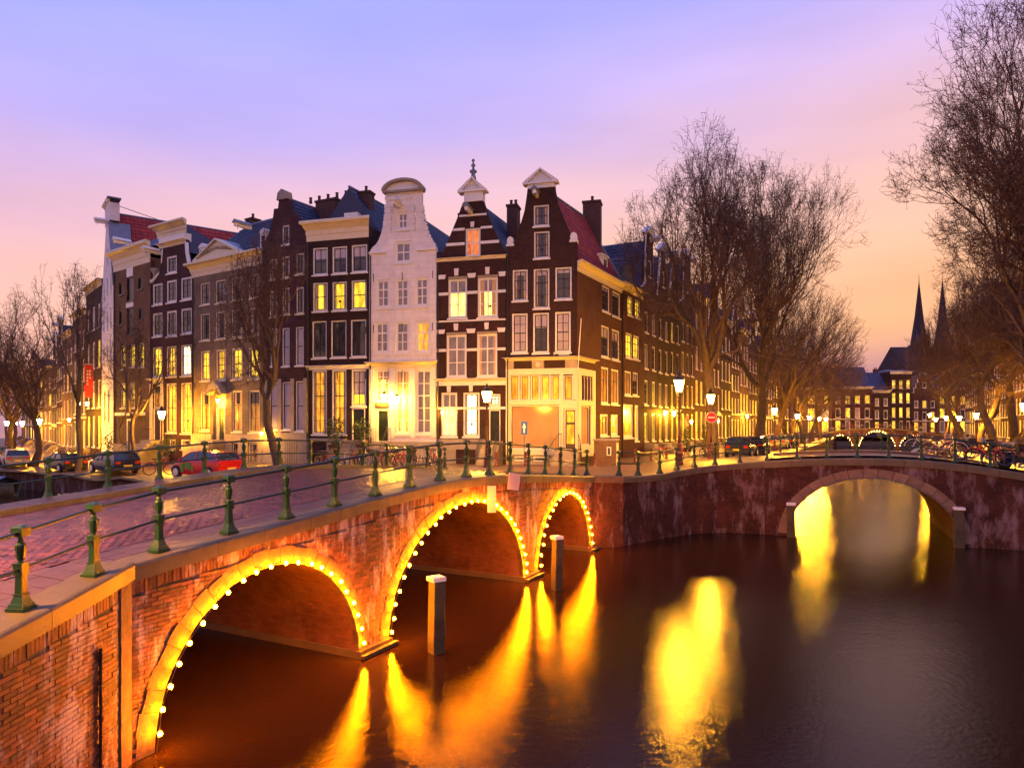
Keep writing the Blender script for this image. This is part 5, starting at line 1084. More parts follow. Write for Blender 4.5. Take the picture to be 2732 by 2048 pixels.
# houses beyond the distant bridge, facing the camera
FB = [(71.5, 80.2, 'flat', 11.2, 15.8, 'wine_brick', 4, 3, .3), (80.3, 84.2, 'flat', 10.4, 14.6, 'dark_brick', 2, 3, .15), (84.2, 89, 'flat', 14.6, 15.2, 'dark_brick', 3, 4, .9), (89.1, 94.6, 'step', 9.8, 14.2, 'plum_brick', 3, 3, .25), (94.7, 101.5, 'flat', 11, 14, 'ochre_brick', 3, 3, .8), (101.6, 109, 'bell', 10, 14, 'plum_brick', 3, 3, .4), (62, 71.3, 'flat', 11, 14, 'ochre_brick', 3, 3, .8)]
lab = ['wine-red house with wide dark roof and white windows beyond the distant bridge', 'narrow dark house with blue-grey roof beyond the distant bridge', 'tall flat-topped house with many yellow windows beyond the distant bridge', 'stepped-gable house beyond the distant bridge', 'brightly lit low house right of the stepped gable', 'bell-gabled far house behind the right-hand branches', 'far house left of the wine-red one, behind branches']
for i, (a, b_, k, e, tp, mt, c, f, l) in enumerate(FB):
    row_house('far_house', lab[i], (a, 152), (b_, 152), 2.1, k, e, tp, mt, cols=c, floors=f, lit=(.7, l, l, l), rs=120 + i, wins=('dk', 'bl', 'w3'), litw='l2')
# right bank of the side canal
lab = ['pinkish-lit house at the right edge behind the trees', 'brown house with cream cornice on the right bank', 'dark house farther along the right bank', 'far right-bank house beyond the row of lamps', 'right-bank house near the distant bridge', 'last right-bank house beside the distant bridge', 'right-bank house just outside the big right tree']
for i, (a, b_) in enumerate([(66, 76), (76, 85), (85, 95), (95, 106), (106, 118), (118, 132), (57, 66)]):
    row_house('bank_house', lab[i], WC(b_, 32), WC(a, 32), 2.0, ('flat', 'neck', 'flat', 'bell', 'flat', 'spout', 'flat')[i], (14, 13, 13.5, 12, 12.5, 12, 14)[i], (16.5, 17, 16, 16, 15, 16, 17)[i], brs[(i + 2) % 6], rs=160 + i, cols=4, lit=(.85, .5, .2, .1), litw='lt')
# twin-spired church
t = thing('church', 'dark church with two sharp spires behind the right-hand trees', 'church', (155, 260, 2))
def spire(cx, cy, hw, hb, ht, nm='tower'):
    m = MB(); m.box(cx - hw, cx + hw, cy - hw, cy + hw, 0, hb); m.box(cx - hw - .3, cx + hw + .3, cy - hw - .3, cy + hw + .3, hb - 1, hb); o = m.build(nm, 'church_brick', t)
    s = MB(); s.lathe([(hw * 1.25, hb), (hw * .62, hb + (ht - hb) * .45), (.12, ht), (.05, ht + 3)], 8, cx, cy, 0, .5); s.build('spire', 'church_brick', o)
    for sx in (-1, 1):
        k = MB(); k.lathe([(.7, hb), (.7, hb + 2), (.05, hb + 6)], 6, cx + sx * hw * .9, cy - hw * .9); k.build('pinnacle', 'slate_tile', o)
spire(0, 0, 2.4, 33, 57); spire(16.5, 12, 2.6, 33, 60)
m = MB(); m.box(-2, 55, 3, 30, 0, 22); m.build('nave', 'church_brick', t)
m = MB(); m.add([(-2, 3, 22), (55, 3, 22), (55, 30, 22), (-2, 30, 22), (-2, 16, 34), (55, 16, 34)], [(0, 1, 5, 4), (2, 3, 4, 5), (0, 4, 3), (1, 2, 5)]); m.build('roof', 'church_brick', t)
# ---------------------------------------------------------------- bare winter trees
def tree(name, label, x, y, h, spread, seed, levels=7, trunk_h=.25, tr=.28, up=.35, lean=(0, 0), group='bare trees along the canals', twigs=3, nl=4, z=None, dens=1.0):
    rr = random.Random(seed); T = MB(); C = MB(); L_ = MB(); z = G(x, y) - .1 if z is None else z
    segs = []
    def grow(p, d, ln, r, lev):
        n = 3 if lev < 4 else 2; pts = [p]; rad = [r]; q = p; dd = d; r1 = r * (.74 if lev else .8); kids = []
        for i in range(n):
            k = .18 if lev < 2 else .24
            dd = (dd + Vector((rr.gauss(0, k), rr.gauss(0, k), rr.gauss(0, k * .6) + up * .16))).normalized()
            q = q + dd * (ln / n); pts.append(q); rad.append(r + (r1 - r) * (i + 1) / n)
            if lev >= 1 and i < n - 1 and rr.random() < .78 * dens: kids.append((q, dd, .62, .55))
        segs.append((lev, pts, rad))
        if lev >= levels: return
        nk = nl if lev == 0 else (3 if rr.random() < .35 * dens else 2)
        ph = rr.random() * 6.28
        for i in range(nk):
            a = rr.uniform(.3, .75) if lev == 0 else rr.uniform(.25, .68); kids.append((q, None, 1, 1, a, ph + i * 6.28 / nk + rr.uniform(-.4, .4)))
        for k in kids:
            if k[1] is None: a, az = k[4], k[5]; l2 = ln * rr.uniform(.70, .9) if lev else ln * rr.uniform(.85, 1.15); r2 = r1 * (.80 if lev else .68)
            else: a, az = rr.uniform(.6, 1.1), rr.random() * 6.28; l2 = ln * rr.uniform(.5, .75); r2 = r1 * .52
            base = dd if k[1] is None else k[1]
            s = base.cross(Vector((0, 0, 1)) if abs(base.z) < .97 else Vector((1, 0, 0))).normalized(); t = base.cross(s)
            nd = (base * math.cos(a) + (s * math.cos(az) + t * math.sin(az)) * math.sin(a)).normalized()
            grow(k[0], nd, l2, max(r2, .006), lev + 1 if k[1] is None else min(lev + 2, levels))
    grow(Vector((0, 0, 0)), Vector((lean[0] * .5, lean[1] * .5, 1)).normalized(), trunk_h * h, tr, 0)
    th = trunk_h * h
    zt = sorted(p.z for s in segs for p in s[1])[int(.9999 * sum(len(s[1]) for s in segs)) - 1]
    xs = sorted(math.hypot(p.x, p.y) for s in segs if s[0] > 3 for p in s[1]); xr = xs[int(.97 * len(xs))]
    kz = (h - th) / max(zt - th, .1); kx = spread / xr
    def fix(p):
        f = min(1, max(0, (p.z - th * .5) / (th * .8)))
        zz = p.z if p.z < th else th + (p.z - th) * kz; k = 1 + (kx - 1) * f
        return Vector((p.x * k + lean[0] * max(0, zz - th) , p.y * k + lean[1] * max(0, zz - th), zz))
    for lev, pts, rad in segs:
        pts = [fix(p) for p in pts]
        if lev == 0: rad = [rad[0] * 1.35] + rad[1:]; T.tube(pts, rad, 9, False)
        elif lev <= 2: L_.tube(pts, rad, 6, False)
        else: C.tube(pts, [max(r_, .0085) for r_ in rad], 3, False)
        if lev >= levels - 1 and twigs:
            for _ in range(twigs):
                q = pts[rr.randrange(1, len(pts))]; d = Vector((rr.gauss(0, 1), rr.gauss(0, 1), rr.gauss(.5, .8))).normalized() * rr.uniform(.18, .45)
                C.tube([q, q + d * .5 + Vector((0, 0, .02)), q + d], [.010, .008, .005], 3, False)
    t = thing(name, label, 'tree', (x, y, z), 0, group)
    T.build('trunk', 'bark', t, True); L_.build('limbs', 'bark', t, True); C.build('twigs', 'twig', t, kind='stuff')
    return t
tree('bare_tree', 'bare upright tree before the shadowy clock-gabled house, its trunk forking low', -13.9, 41.0, 14.9, 3.3, 17, 6, .30, .26, .45, nl=5, dens=1.0, twigs=5)
T2 = tree('bare_tree', 'slim bare tree with brightly lit trunk before the brown warehouse', -26.6, 48.6, 12.4, 3.4, 12, 6, .32, .17, .4, dens=.6)
T3 = tree('bare_tree', 'tall slim bare tree rising behind the dark parked saloon', -31.9, 50.1, 15.6, 2.9, 13, 6, .34, .2, .5, dens=.6)
T4 = tree('bare_tree', 'bare tree with glowing yellow trunk beside the silver-grey estate car', -40.1, 57.2, 14.6, 4.6, 14, 6, .27, .26, .5)
T5 = tree('bare_tree', 'bare tree cut by the left edge of the picture', -43.6, 57.0, 15.2, 4.5, 15, 6, .3, .2, .5)
B_ = tree('bare_tree', 'tallest bare tree with crooked trunk behind the no-entry sign', 13.5, 46.3, 23.6, 6.0, 28, 8, .26, .42, .4, nl=4, lean=(-.02, 0), twigs=3)
C_ = tree('bare_tree', 'broad bare tree leaning over the side canal, second along its left bank', 21.0, 58.3, 24.8, 6.6, 22, 8, .22, .42, .5, nl=5, lean=(.055, 0), twigs=2)
D_ = tree('bare_tree', 'huge bare tree leaning in from the right edge of the picture', 27.6, 36.3, 24.4, 8.6, 23, 8, .20, .46, .4, nl=6, lean=(-.11, 0), twigs=4, dens=1.15)
tree('bare_tree', 'tall bare tree just behind the huge one at the right edge', 35.2, 47.6, 19, 7.5, 24, 8, .25, .36, .4, nl=5, lean=(-.03, 0), twigs=3)
fl = [('third', 27.2, 69.9, 18), ('fourth', 31.6, 78.6, 17), ('fifth', 36.2, 87.5, 16.5), ('sixth', 41.8, 98, 16), ('seventh', 48.4, 110, 15), ('last', 56, 124, 14.5)]
for i, (w_, x, y, h) in enumerate(fl):
    o = tree('bare_tree', f'{w_} bare tree along the left bank of the side canal', x, y, h, 6.6, 60 + i, 7, .26, .3, .4, lean=(.22, -.05), twigs=2) if i < 2 else copy_tree(F1 if i % 2 else F0, (x, y, G(x, y)), (i % 3 - 1) * .5, f'{w_} bare tree along the left bank of the side canal', scale=(1, 1, h / 17))
    if i == 0: F0 = o
    if i == 1: F1 = o
E1 = tree('bare_tree', 'bare tree with bright yellow-green trunk on the right bank', 41.2, 58, 17.5, 5.6, 71, 7, .4, .36, .5, nl=4)
for w_, x, y, rz, s, src in (('dark thick-trunked bare tree right of the yellow-green trunk', 45.0, 61.3, 2.2, 1.05, E1), ('third bare tree down the right bank', 47.0, 69, 4, 1.0, E1), ('fourth bare tree down the right bank', 53.0, 80, 1, 1.0, E1), ('fifth bare tree down the right bank', 63, 98, 3, .95, F1), ('farthest bare tree down the right bank', 73, 115, 5, .9, F0),
                         ('bare tree farther along the left quay, first behind the nearest lamp', -50, 68.5, 2, 1, T4), ('bare tree farther along the left quay, second', -58, 79, 3.4, 1, T5), ('bare tree farther along the left quay, third', -68, 93, 5, 1, T4), ('bare tree farther along the left quay, last', -80, 108, .7, 1, T5)):
    copy_tree(src, (x, y, G(x, y) - .1), rz, w_, scale=(s, s, s))

# ---------------------------------------------------------------- street lamps
def lamp_proto(name, label, loc, glass, wall=False):
    t = thing(name, label, 'street lamp', loc, 0, 'crown-topped street lamps')
    if not wall:
        m = MB(); m.lathe([(.2, 0), (.2, .12), (.16, .16), (.15, .45), (.19, .5), (.17, .56), (.11, .62), (.095, .9), (.13, .95), (.09, 1.0)], 8); m.build('base', 'lamp_red', t)
        m = MB(); m.lathe([(.075, 1.0), (.06, 1.3), (.075, 1.34), (.055, 1.4), (.045, 2.9), (.07, 2.95), (.045, 3.0), (.04, 3.25)], 8); m.build('pole', 'lamp_red', t, smooth=True)
    m = MB()
    for k in range(4):
        a = math.pi / 2 * k + .4; c, s = math.cos(a), math.sin(a)
        m.tube([(.03 * c, .03 * s, 3.1), (.17 * c, .17 * s, 3.16), (.2 * c, .2 * s, 3.3), (.12 * c, .12 * s, 3.4)], .014, 4)
    m.build('bracket', 'iron_black', t)
    l = MB(); l.lathe([(.13, 3.36), (.14, 3.40)], 6); 
    for k in range(6):
        a = 2 * math.pi * k / 6; l.tube([(.135 * math.cos(a), .135 * math.sin(a), 3.4), (.262 * math.cos(a), .262 * math.sin(a), 3.92)], .012, 4)
    l.lathe([(.27, 3.92), (.28, 3.97), (.20, 4.06), (.10, 4.12), (.10, 4.18), (.13, 4.2), (.05, 4.28), (.02, 4.36)], 6)
    for k in range(6):
        a = 2 * math.pi * k / 6; l.add([(.27 * math.cos(a) - .03 * math.sin(a), .27 * math.sin(a) + .03 * math.cos(a), 3.97), (.27 * math.cos(a) + .03 * math.sin(a), .27 * math.sin(a) - .03 * math.cos(a), 3.97), (.31 * math.cos(a), .31 * math.sin(a), 4.07), (.25 * math.cos(a), .25 * math.sin(a), 4.0)], [(0, 1, 2), (1, 3, 2), (0, 2, 3)])
    ln = l.build('lantern', 'iron_black', t)
    g = MB(); g.lathe([(.12, 3.41), (.248, 3.91)], 6); g.build('glass', glass, ln)
    return t
def G_(x, y): return (x, y, G(x, y))
NEARL = lamp_proto('street_lamp', 'street lamp at the near left end of the long bridge, beyond the left edge', (*W1(-4.2, 1.7), zd1(-4.2)), 'far_lantern_glass')
LM = lamp_proto('street_lamp', 'street lamp before the banded house, left of the white shopfront', G_(-1.29, 35.0), 'lantern_glass')
copy_tree(LM, (8.08, 33.0, G(8.08, 33) + .0), .2, 'tall bright street lamp on the quay right of the corner house', scale=(1.04,) * 3)
copy_tree(LM, G_(12.2, 41.9), .1, 'street lamp carrying the no-entry sign before the tallest tree')
copy_tree(LM, G_(-25.3, 49.3), .3, 'street lamp left of the red car, before the neck-gabled house')
FLm = lamp_proto('street_lamp', 'bright street lamp behind the dark saloon on the left quay', G_(-42.6, 61.5), 'far_lantern_glass')
for w_, x, y in (('left-quay lamp behind the grey estate car, near the left edge', -57.4, 80), ('leftmost lamp down the left quay', -70.3, 95), ('distant lamp at the end of the left quay', -80, 110),
                 ('street lamp behind the third tree of the side canal', *WC(30, 7.4)), ('street lamp behind the fourth tree of the side canal', *WC(52, 7.3)), ('street lamp behind the fifth and sixth trees', *WC(70, 7.2)), ('small street lamp near the left end of the distant bridge', *WC(92, 7)), ('tiny street lamp beside the distant bridge', *WC(110, 7)),
                 ('street lamp nearest the right edge on the right bank', *WC(20, 24.8)), ('bright street lamp left of the yellow-green trunk', *WC(44, 24.6)), ('right-bank lamp, second left of the yellow-green trunk', *WC(60, 24.6)), ('right-bank lamp, third left of the yellow-green trunk', *WC(78, 24.6)), ('right-bank lamp nearest the distant bridge', *WC(97, 24.6))):
    copy_tree(FLm, G_(x, y), R.random(), w_)
f_ = (f0[0] + NC[0] * 19.8, f0[1] + NC[1] * 19.8); copy_tree(FLm, (f_[0], f_[1], 3.0), .3, 'lamp standing on the right end of the distant bridge')
# wall lanterns
def wall_lamp(label, x, y, z, s=1.0, mat='wall_lantern_glass'):
    t = thing('wall_lantern', label, 'wall lamp', (x, y, z), 0, 'lanterns on house walls', (s,) * 3)
    g = MB(); g.lathe([(.07, -.18), (.13, .12)], 6); g.build('glass', mat, t)
    m = MB(); m.lathe([(.15, .12), (.10, .2), (.02, .27)], 6); m.tube([(0, 0, .2), (0, .25, .22), (0, .5, .1)], .015, 4); m.build('bracket', 'iron_black', t)
    return t
def on(key, u, v, out=.45):
    lx, ly, w_, rz = frame_of(key); return (lx + u * math.cos(rz) + out * math.sin(rz), ly + u * math.sin(rz) - out * math.cos(rz), Z0[key] + v)
wall_lamp('glaring lantern over the door of the white house', *on('H3', 1.25, 4.2, .5), 1.3)
wall_lamp('second glaring lantern on the white house, between its tall windows', *on('H3', 2.15, 4.05, .5), 1.3)
wall_lamp('lantern above the hooded doorway of the pediment house', *on('H6', 3.6, 4.5, .3), .8)
wall_lamp('low lantern beside the base of the forked tree', *on('H5', .55, 2.0, .6), .7)
wall_lamp('small lantern on the banded house left of its green door', *on('H2', .5, 3.2, .3), .5)
wall_lamp('left of the pair of lanterns under the red banner', -41.6, 65.6, 6.9, 1.0); wall_lamp('right of the pair of lanterns under the red banner', -40.2, 64.6, 6.9, 1.1)
wall_lamp('orange lantern low on the left street between tree and banner', -44.5, 68.6, 5.4, .9)
p = WC(17.5, .5); wall_lamp('left of the two lanterns on the yellow-lit houses by the side canal', p[0], p[1], 5.9, 1.1)
p = WC(20.2, .5); wall_lamp('right of the two lanterns on the yellow-lit houses by the side canal', p[0], p[1], 5.9, 1.2)
p = WC(26, .6); wall_lamp('starry small lantern behind the no-entry lamp', p[0], p[1], 5.2, .9)
p = WC(38, .6); wall_lamp('small wall lantern farther down the side canal', p[0], p[1], 5.3, 1)
p = WC(57, .6); wall_lamp('distant wall lantern on the left bank', p[0], p[1], 6, 1.2)

# ---------------------------------------------------------------- signs
t = thing('one_way_sign', 'blue one-way sign with white up arrow before the shopfront', 'traffic sign', (.69, 38.7, G(.69, 38.7)))
m = MB(); m.tube([(0, .03, 0), (0, .03, 2.5)], .03, 6); m.build('pole', 'chrome', t)
m = MB(); m.box(-.18, .18, -.01, .01, 1.75, 2.5); o = m.build('sign_plate', 'sign_blue', t)
m = MB(); m.prism([(-.035, 1.85), (.035, 1.85), (.035, 2.15), (.11, 2.12), (0, 2.4), (-.11, 2.12), (-.035, 2.15)], -.018, -.012); m.build('arrow', 'white_paint', o)
t = thing('no_entry_sign', 'round red no-entry sign with white bar below the lantern', 'traffic sign', (12.2, 41.78, G(12.2, 41.9) + 2.55))
m = MB(); m.lathe([(.33, 0), (.33, .02)], 20); o = m.build('sign_rim', 'white_paint', t); o.rotation_euler = (math.pi / 2, 0, 0)
m = MB(); m.lathe([(.30, .022), (.30, .028)], 20); o = m.build('sign_plate', 'sign_red', t); o.rotation_euler = (math.pi / 2, 0, 0)
m = MB(); m.box(-.22, .22, -.04, -.03, -.045, .045); m.build('bar', 'white_paint', t)
t = thing('banner', 'long red vertical banner on the left street front', 'banner', (-40.9, 66.0, 0), math.atan2(.66, .75))
m = MB(); n = 8
m.add([(x, .04 * math.sin(i * 1.3), 10.7 - 3.15 * i / n) for i in range(n + 1) for x in (-.36, .36)], [(2 * i, 2 * i + 1, 2 * i + 3, 2 * i + 2) for i in range(n)]); o = m.build('cloth', 'banner_red', t)
m = MB()
for r_, c_ in ((0, 5), (1, 3)):
    for k in range(c_): m.box(-.2 + .2 * r_, -.06 + .2 * r_, -.06, -.05, 10.2 - .32 * k - .2, 10.2 - .32 * k)
m.build('lettering', 'cream_paint', o)
m = MB(); m.tube([(-.5, 0, 10.75), (.5, 0, 10.75)], .03, 5); m.build('pole', 'white_paint', t)

# ---------------------------------------------------------------- vehicles
def car(label, x, y, rz, paint, kind='hatch', L=4.2, plate=True, group='parked cars', print_=False, h=1.45):
    z = G(x, y); t = thing('parked_car', label, 'car', (x, y, z), rz, group); W_ = .86
    if kind == 'saloon': st = [(-2.1, .35, .80, .72), (-2.05, .25, .92, .80), (-1.3, .22, .95, .86), (0, .2, .95, .88), (1.0, .22, .92, .87), (1.75, .25, .82, .82), (2.1, .3, .65, .70)]; gh = [(-1.55, 0), (-1.0, .42), (-.2, .48), (.45, .42), (1.15, 0)]
    elif kind == 'estate': st = [(-2.2, .35, .85, .76), (-2.15, .25, .95, .82), (-1.3, .22, .95, .87), (0, .2, .95, .88), (1.0, .22, .92, .87), (1.75, .25, .82, .82), (2.1, .3, .65, .70)]; gh = [(-2.1, 0), (-1.85, .42), (-.2, .5), (.45, .43), (1.2, 0)]
    else: st = [(-1.95, .35, .90, .76), (-1.9, .25, .98, .84), (-1.2, .22, 1.0, .88), (0, .2, .97, .88), (.9, .22, .92, .87), (1.55, .25, .80, .82), (1.95, .3, .62, .70)]; gh = [(-1.88, 0), (-1.5, .40), (-.3, .50), (.4, .42), (1.25, 0)]
    def rings(mb, rows):
        n = len(rows[0]); vs = [p for r_ in rows for p in r_]; f = []
        for i in range(len(rows) - 1):
            for k in range(n): f.append((i * n + k, i * n + (k + 1) % n, (i + 1) * n + (k + 1) % n, (i + 1) * n + k))
        f += [tuple(range(n)), tuple(range((len(rows) - 1) * n, len(rows) * n))]; mb.add(vs, f)
    b_ = MB(); rings(b_, [[(X, -w * .96, zl), (X, -w * 1.0, (zl + zb) / 2), (X, -w * .97, zb - .06), (X, -w * .88, zb), (X, w * .88, zb), (X, w * .97, zb - .06), (X, w, (zl + zb) / 2), (X, w * .96, zl)] for X, zl, zb, w in st])
    bo = b_.build('body', paint, t, True)
    md = bo.modifiers.new('bevel', 'BEVEL'); md.width = .04; md.segments = 2; md.limit_method = 'ANGLE'
    zb = .93; g = MB(); rings(g, [[(X, -.80, zb - .04), (X, -.80 + .16 * (dz / .5), zb + dz), (X, .80 - .16 * (dz / .5), zb + dz), (X, .80, zb - .04)] for X, dz in gh]); g.build('windows', 'car_glass', t)
    r_ = MB(); mid = [q for q in gh if q[1] > .3]; vs = []
    for X, dz in mid: vs += [(X, -.66, zb + dz + .0), (X, -.6, zb + dz + .03), (X, .6, zb + dz + .03), (X, .66, zb + dz + .0)]
    r_.add(vs, [(4 * i + k, 4 * i + k + 1, 4 * i + k + 5, 4 * i + k + 4) for i in range(len(mid) - 1) for k in range(3)])
    for s in (-1, 1):
        for (a, b2) in ((gh[0], gh[1]), (gh[-1], gh[-2])): r_.tube([(a[0], s * .80, zb - .02), (b2[0], s * .665, zb + b2[1])], .035, 4)
        r_.tube([(-.15, s * .81, zb - .02), (-.2, s * .665, zb + .46)], .03, 4)
    r_.build('roof', paint, t)
    for X in (-1.28, 1.28):
        for s in (-1, 1):
            w = MB(); w.lathe([(.22, -.1), (.31, -.1), (.33, -.06), (.33, .06), (.31, .1), (.22, .1)], 16); o = w.build('wheel', 'tyre', t, loc=(X, s * .80, .32)); o.rotation_euler = (math.pi / 2, 0, 0)
            k = MB(); k.lathe([(.21, 0), (.21, .105), (.05, .115)], 12); k.lathe([(.21, 0), (.21, -.105), (.05, -.115)], 12); k.build('rim', 'rim_metal', o)
            a = MB(); n = 12
            for i in range(n):
                a0, a1 = math.pi * i / n, math.pi * (i + 1) / n
                a.add([(X + .37 * math.cos(a0), s * .875, .32 + .37 * math.sin(a0)), (X + .37 * math.cos(a1), s * .875, .32 + .37 * math.sin(a1)), (X, s * .878, .32)], [(0, 1, 2)])
            a.build('wheel_arch', 'tyre', t)
    xr = st[0][0] - .012
    for s in (-1, 1):
        k = MB(); k.box(xr - .01, xr + .12, s * .60 - .13, s * .60 + .13, .68, .84); k.build('tail_light', 'tail_light', t)
        k = MB(); k.box(1.9, 2.08, s * .56 - .12, s * .56 + .12, .52, .64); k.build('headlight', 'chrome', t)
        k = MB(); k.box(.75, .9, s * .9 - .1 * (s < 0), s * .9 + .1 * (s > 0), .92, 1.04); k.build('mirror', paint, t)
    if plate: k = MB(); k.box(xr - .02, xr, -.26, .26, .5, .61); k.build('number_plate', 'number_plate', t)
    k = MB(); k.box(xr - .05, xr + .1, -.74, .74, .3, .42); k.build('bumper', paint, t)
    if print_:
        for a, c, e, f in ((.1, .55, .5, .85), (.65, .9, .35, .8), (-.1, .05, .35, .7)):
            k = MB(); k.box(a, c, .882, .89, e, f); k.build('door_print', 'green_print', t)
    return t
def along(a, b): return math.atan2(b[1] - a[1], b[0] - a[0])
e1 = along(LQ[1], LQ[2]); e2 = along(LQ[2], LQ[3]); e3 = along(LQ[3], LQ[4]); e4 = along(LQ[4], LQ[5]); e5 = along(LQ[5], LQ[6])
car('bright red hatchback with green print on its door', -16.35, 36.5, e1 + .12, 'red_car_paint', 'hatch', print_=True)
car('dark blue estate car parked left of the red car', -26.8, 45.9, e2 + .1, 'navy_car_paint', 'estate')
car('black saloon car behind the bare tree trunk on the left quay', -33.7, 51.5, e3 + .05, 'black_car_paint', 'saloon')
car('grey estate car with red tail lights at the left edge', -41.6, 57.1, e4 - .25, 'silver_car_paint', 'estate')
car('dark car behind the grey estate at the left edge', -50.2, 66.8, e5, 'black_car_paint', 'hatch'); car('pale car farther back at the left edge', -56.8, 73.8, e5, 'silver_car_paint', 'hatch'); car('farthest parked car on the left quay', -63.5, 82.5, e5, 'red_car_paint', 'estate')
rc = math.atan2(DC[1], DC[0])
car('navy car under the tallest tree by the side canal', *WC(13, 7.3), rc, 'navy_car_paint', 'hatch'); car('blue car behind the second bridge railing, between two trees', *WC(19.5, 7.3), rc, 'navy_car_paint', 'estate'); car('pale car down the left bank of the side canal', *WC(38, 6.9), rc, 'silver_car_paint', 'hatch'); car('dark car down the left bank of the side canal', *WC(46, 6.8), rc, 'black_car_paint', 'estate')
car('silver car beside the yellow-green trunk on the right bank', *WC(27.5, 25.2), rc + math.pi, 'silver_car_paint', 'hatch'); car('red car on the right bank behind the bicycles', *WC(36, 25.2), rc + math.pi, 'red_car_paint', 'hatch'); car('dark car farther along the right bank', *WC(50, 25.2), rc + math.pi, 'navy_car_paint', 'estate')
# bicycles
def bicycle(label, loc, rz, paint, group='parked bicycles', basket=None):
    t = thing('bicycle', label, 'bicycle', loc, rz, group)
    for X in (-.53, .53):
        w = MB(); n = 20; w.tube([(X + .33 * math.cos(2 * math.pi * i / n), 0, .34 + .33 * math.sin(2 * math.pi * i / n)) for i in range(n + 1)], .02, 5, False); o = w.build('wheel', 'tyre', t)
        s = MB()
        for i in range(9): a = 2 * math.pi * i / 9; s.tube([(X, 0, .34), (X + .32 * math.cos(a), 0, .34 + .32 * math.sin(a))], .004, 3, False)
        s.tube([(X + .305 * math.cos(2 * math.pi * i / n), 0, .34 + .305 * math.sin(2 * math.pi * i / n)) for i in range(n + 1)], .009, 4, False); s.build('spokes', 'chrome', o)
        f = MB(); f.tube([(X + .38 * math.cos(a), 0, .34 + .38 * math.sin(a)) for a in [.1 + .35 * k for k in range(9)]], .016, 4, False); f.build('mudguard', paint, t)
    f = MB(); f.tube([(-.53, 0, .34), (-.08, 0, .30), (-.22, 0, .78), (-.53, 0, .34)], .017, 5); f.tube([(-.08, 0, .30), (.36, 0, .72)], .019, 5); f.tube([(-.20, 0, .62), (.34, 0, .82)], .017, 5); f.tube([(.53, 0, .34), (.36, 0, .70), (.32, 0, .98)], .018, 5); f.build('frame', paint, t)
    h = MB(); h.tube([(.12, -.28, .98), (.28, -.26, 1.03), (.33, 0, 1.02), (.28, .26, 1.03), (.12, .28, .98)], .014, 5); h.build('handlebar', 'chrome', t)
    s = MB(); s.tube([(-.22, 0, .78), (-.25, 0, .9)], .014, 5); s.hprism([(-.42, -.1), (-.42, .1), (-.2, .04), (-.1, .02), (-.1, -.02), (-.2, -.04)], .9, .95); s.build('saddle', 'bike_black', t)
    c = MB(); c.box(-.75, -.33, -.06, .06, .74, .76).tube([(-.53, .05, .34), (-.6, .05, .74)], .008, 4); c.build('carrier', 'iron_black', t)
    if basket: b_ = MB(); b_.taper(.52, 0, .72, .98, .12, .17); b_.build('basket', basket, t)
    return t
prot = [bicycle('red bicycle in the rack before the white house', (-6.2, 37.9, G(-6.2, 37.9)), 1.3, 'bike_red'), bicycle('pale bicycle at the right end of the rack before the white house', (-4.3, 37.6, G(-4.3, 37.6)), 1.2, 'bike_pale'), bicycle('black bicycle with basket at the left end of the rack', (-10.9, 38.8, G(-10.9, 38.8)), 1.5, 'bike_black', basket='oak_door')]
ORD = ['first', 'second', 'third', 'fourth', 'fifth', 'sixth', 'seventh', 'eighth', 'ninth', 'tenth', 'eleventh', 'twelfth', 'thirteenth']
for i in range(13):
    x = -10.4 + .5 * i + R.uniform(-.08, .08); y = 38.6 - .07 * i + R.uniform(-.25, .25); o = copy_tree(prot[(i * 2) % 3], (x, y, G(x, y)), R.choice([1.3, 1.5, 1.1, 4.4, 1.9]) + R.uniform(-.15, .15), ('red', 'black', 'pale')[i % 3] + ' bicycle, ' + ORD[i] + ' from the left in the rack before the houses')
    o['group'] = 'bicycles crammed in the rack before the white house'
copy_tree(prot[0], (-20.6, 39.9, G(-20.6, 39.9)), .5, 'red bicycle beside the bonnet of the red car')
copy_tree(prot[1], (*W2(7.0, .62), zd2(7.0) + .1), RZ2 + .06, 'pale bicycle leaning on the second bridge railing, left one')
copy_tree(prot[0], (*W2(8.6, .62), zd2(8.6) + .08), RZ2 + math.pi - .05, 'red bicycle leaning on the second bridge railing')
copy_tree(prot[2], (*W2(10.3, .65), zd2(10.3)), RZ2 + .1, 'black bicycle with basket at the right end of the second bridge')
lb = ['bicycle behind the second bridge, first from the right edge', 'bicycle behind the second bridge, second from the right edge', 'bicycle standing near the yellow-green trunk', 'bicycle by the right-bank railing behind the bridge', 'bicycle at the right-bank corner of the second bridge', 'bicycle on the far pavement of the second bridge, right end', 'bicycle on the far pavement of the second bridge, middle']
for i, (p, a) in enumerate([((27.5, 37), .5), ((28.6, 39.5), 2), ((31, 43), .9), ((25.6, 36.4), 1.1), ((24.2, 34.2), .2), (W2(9.4, 7.5), RZ2), (W2(7.9, 7.6), RZ2 + .1)]):
    onb = i >= 5; copy_tree(prot[i % 3], (p[0], p[1], (zd2(9) + .1) if onb else G(*p)), a, lb[i])
for i in range(12):
    u = 1 + 1.7 * i; q = (f0[0] + NC[0] * u - .9 * -NC[1] * 0 + .6 * DC[0], f0[1] + NC[1] * u + .6 * DC[1]); o = copy_tree(prot[i % 3], (q[0], q[1], zd3(u)), RZN + R.uniform(-.4, .4), 'tiny bicycle, ' + ORD[i] + ' from the left on top of the distant bridge'); o['group'] = 'bicycles along the distant bridge'
lq = ['bicycle against the trunk of the tallest tree', 'bicycle behind the quay railing near the tallest tree', 'bicycle between the two blue cars', 'bicycle before the lit houses on the side canal']
for i, (s, n) in enumerate([(4, 5.2), (7.5, 5.4), (16.3, 7.6), (9, 2.6)]): p = WC(s, n); copy_tree(prot[i % 3], G_(*p), rc + i, lq[i])
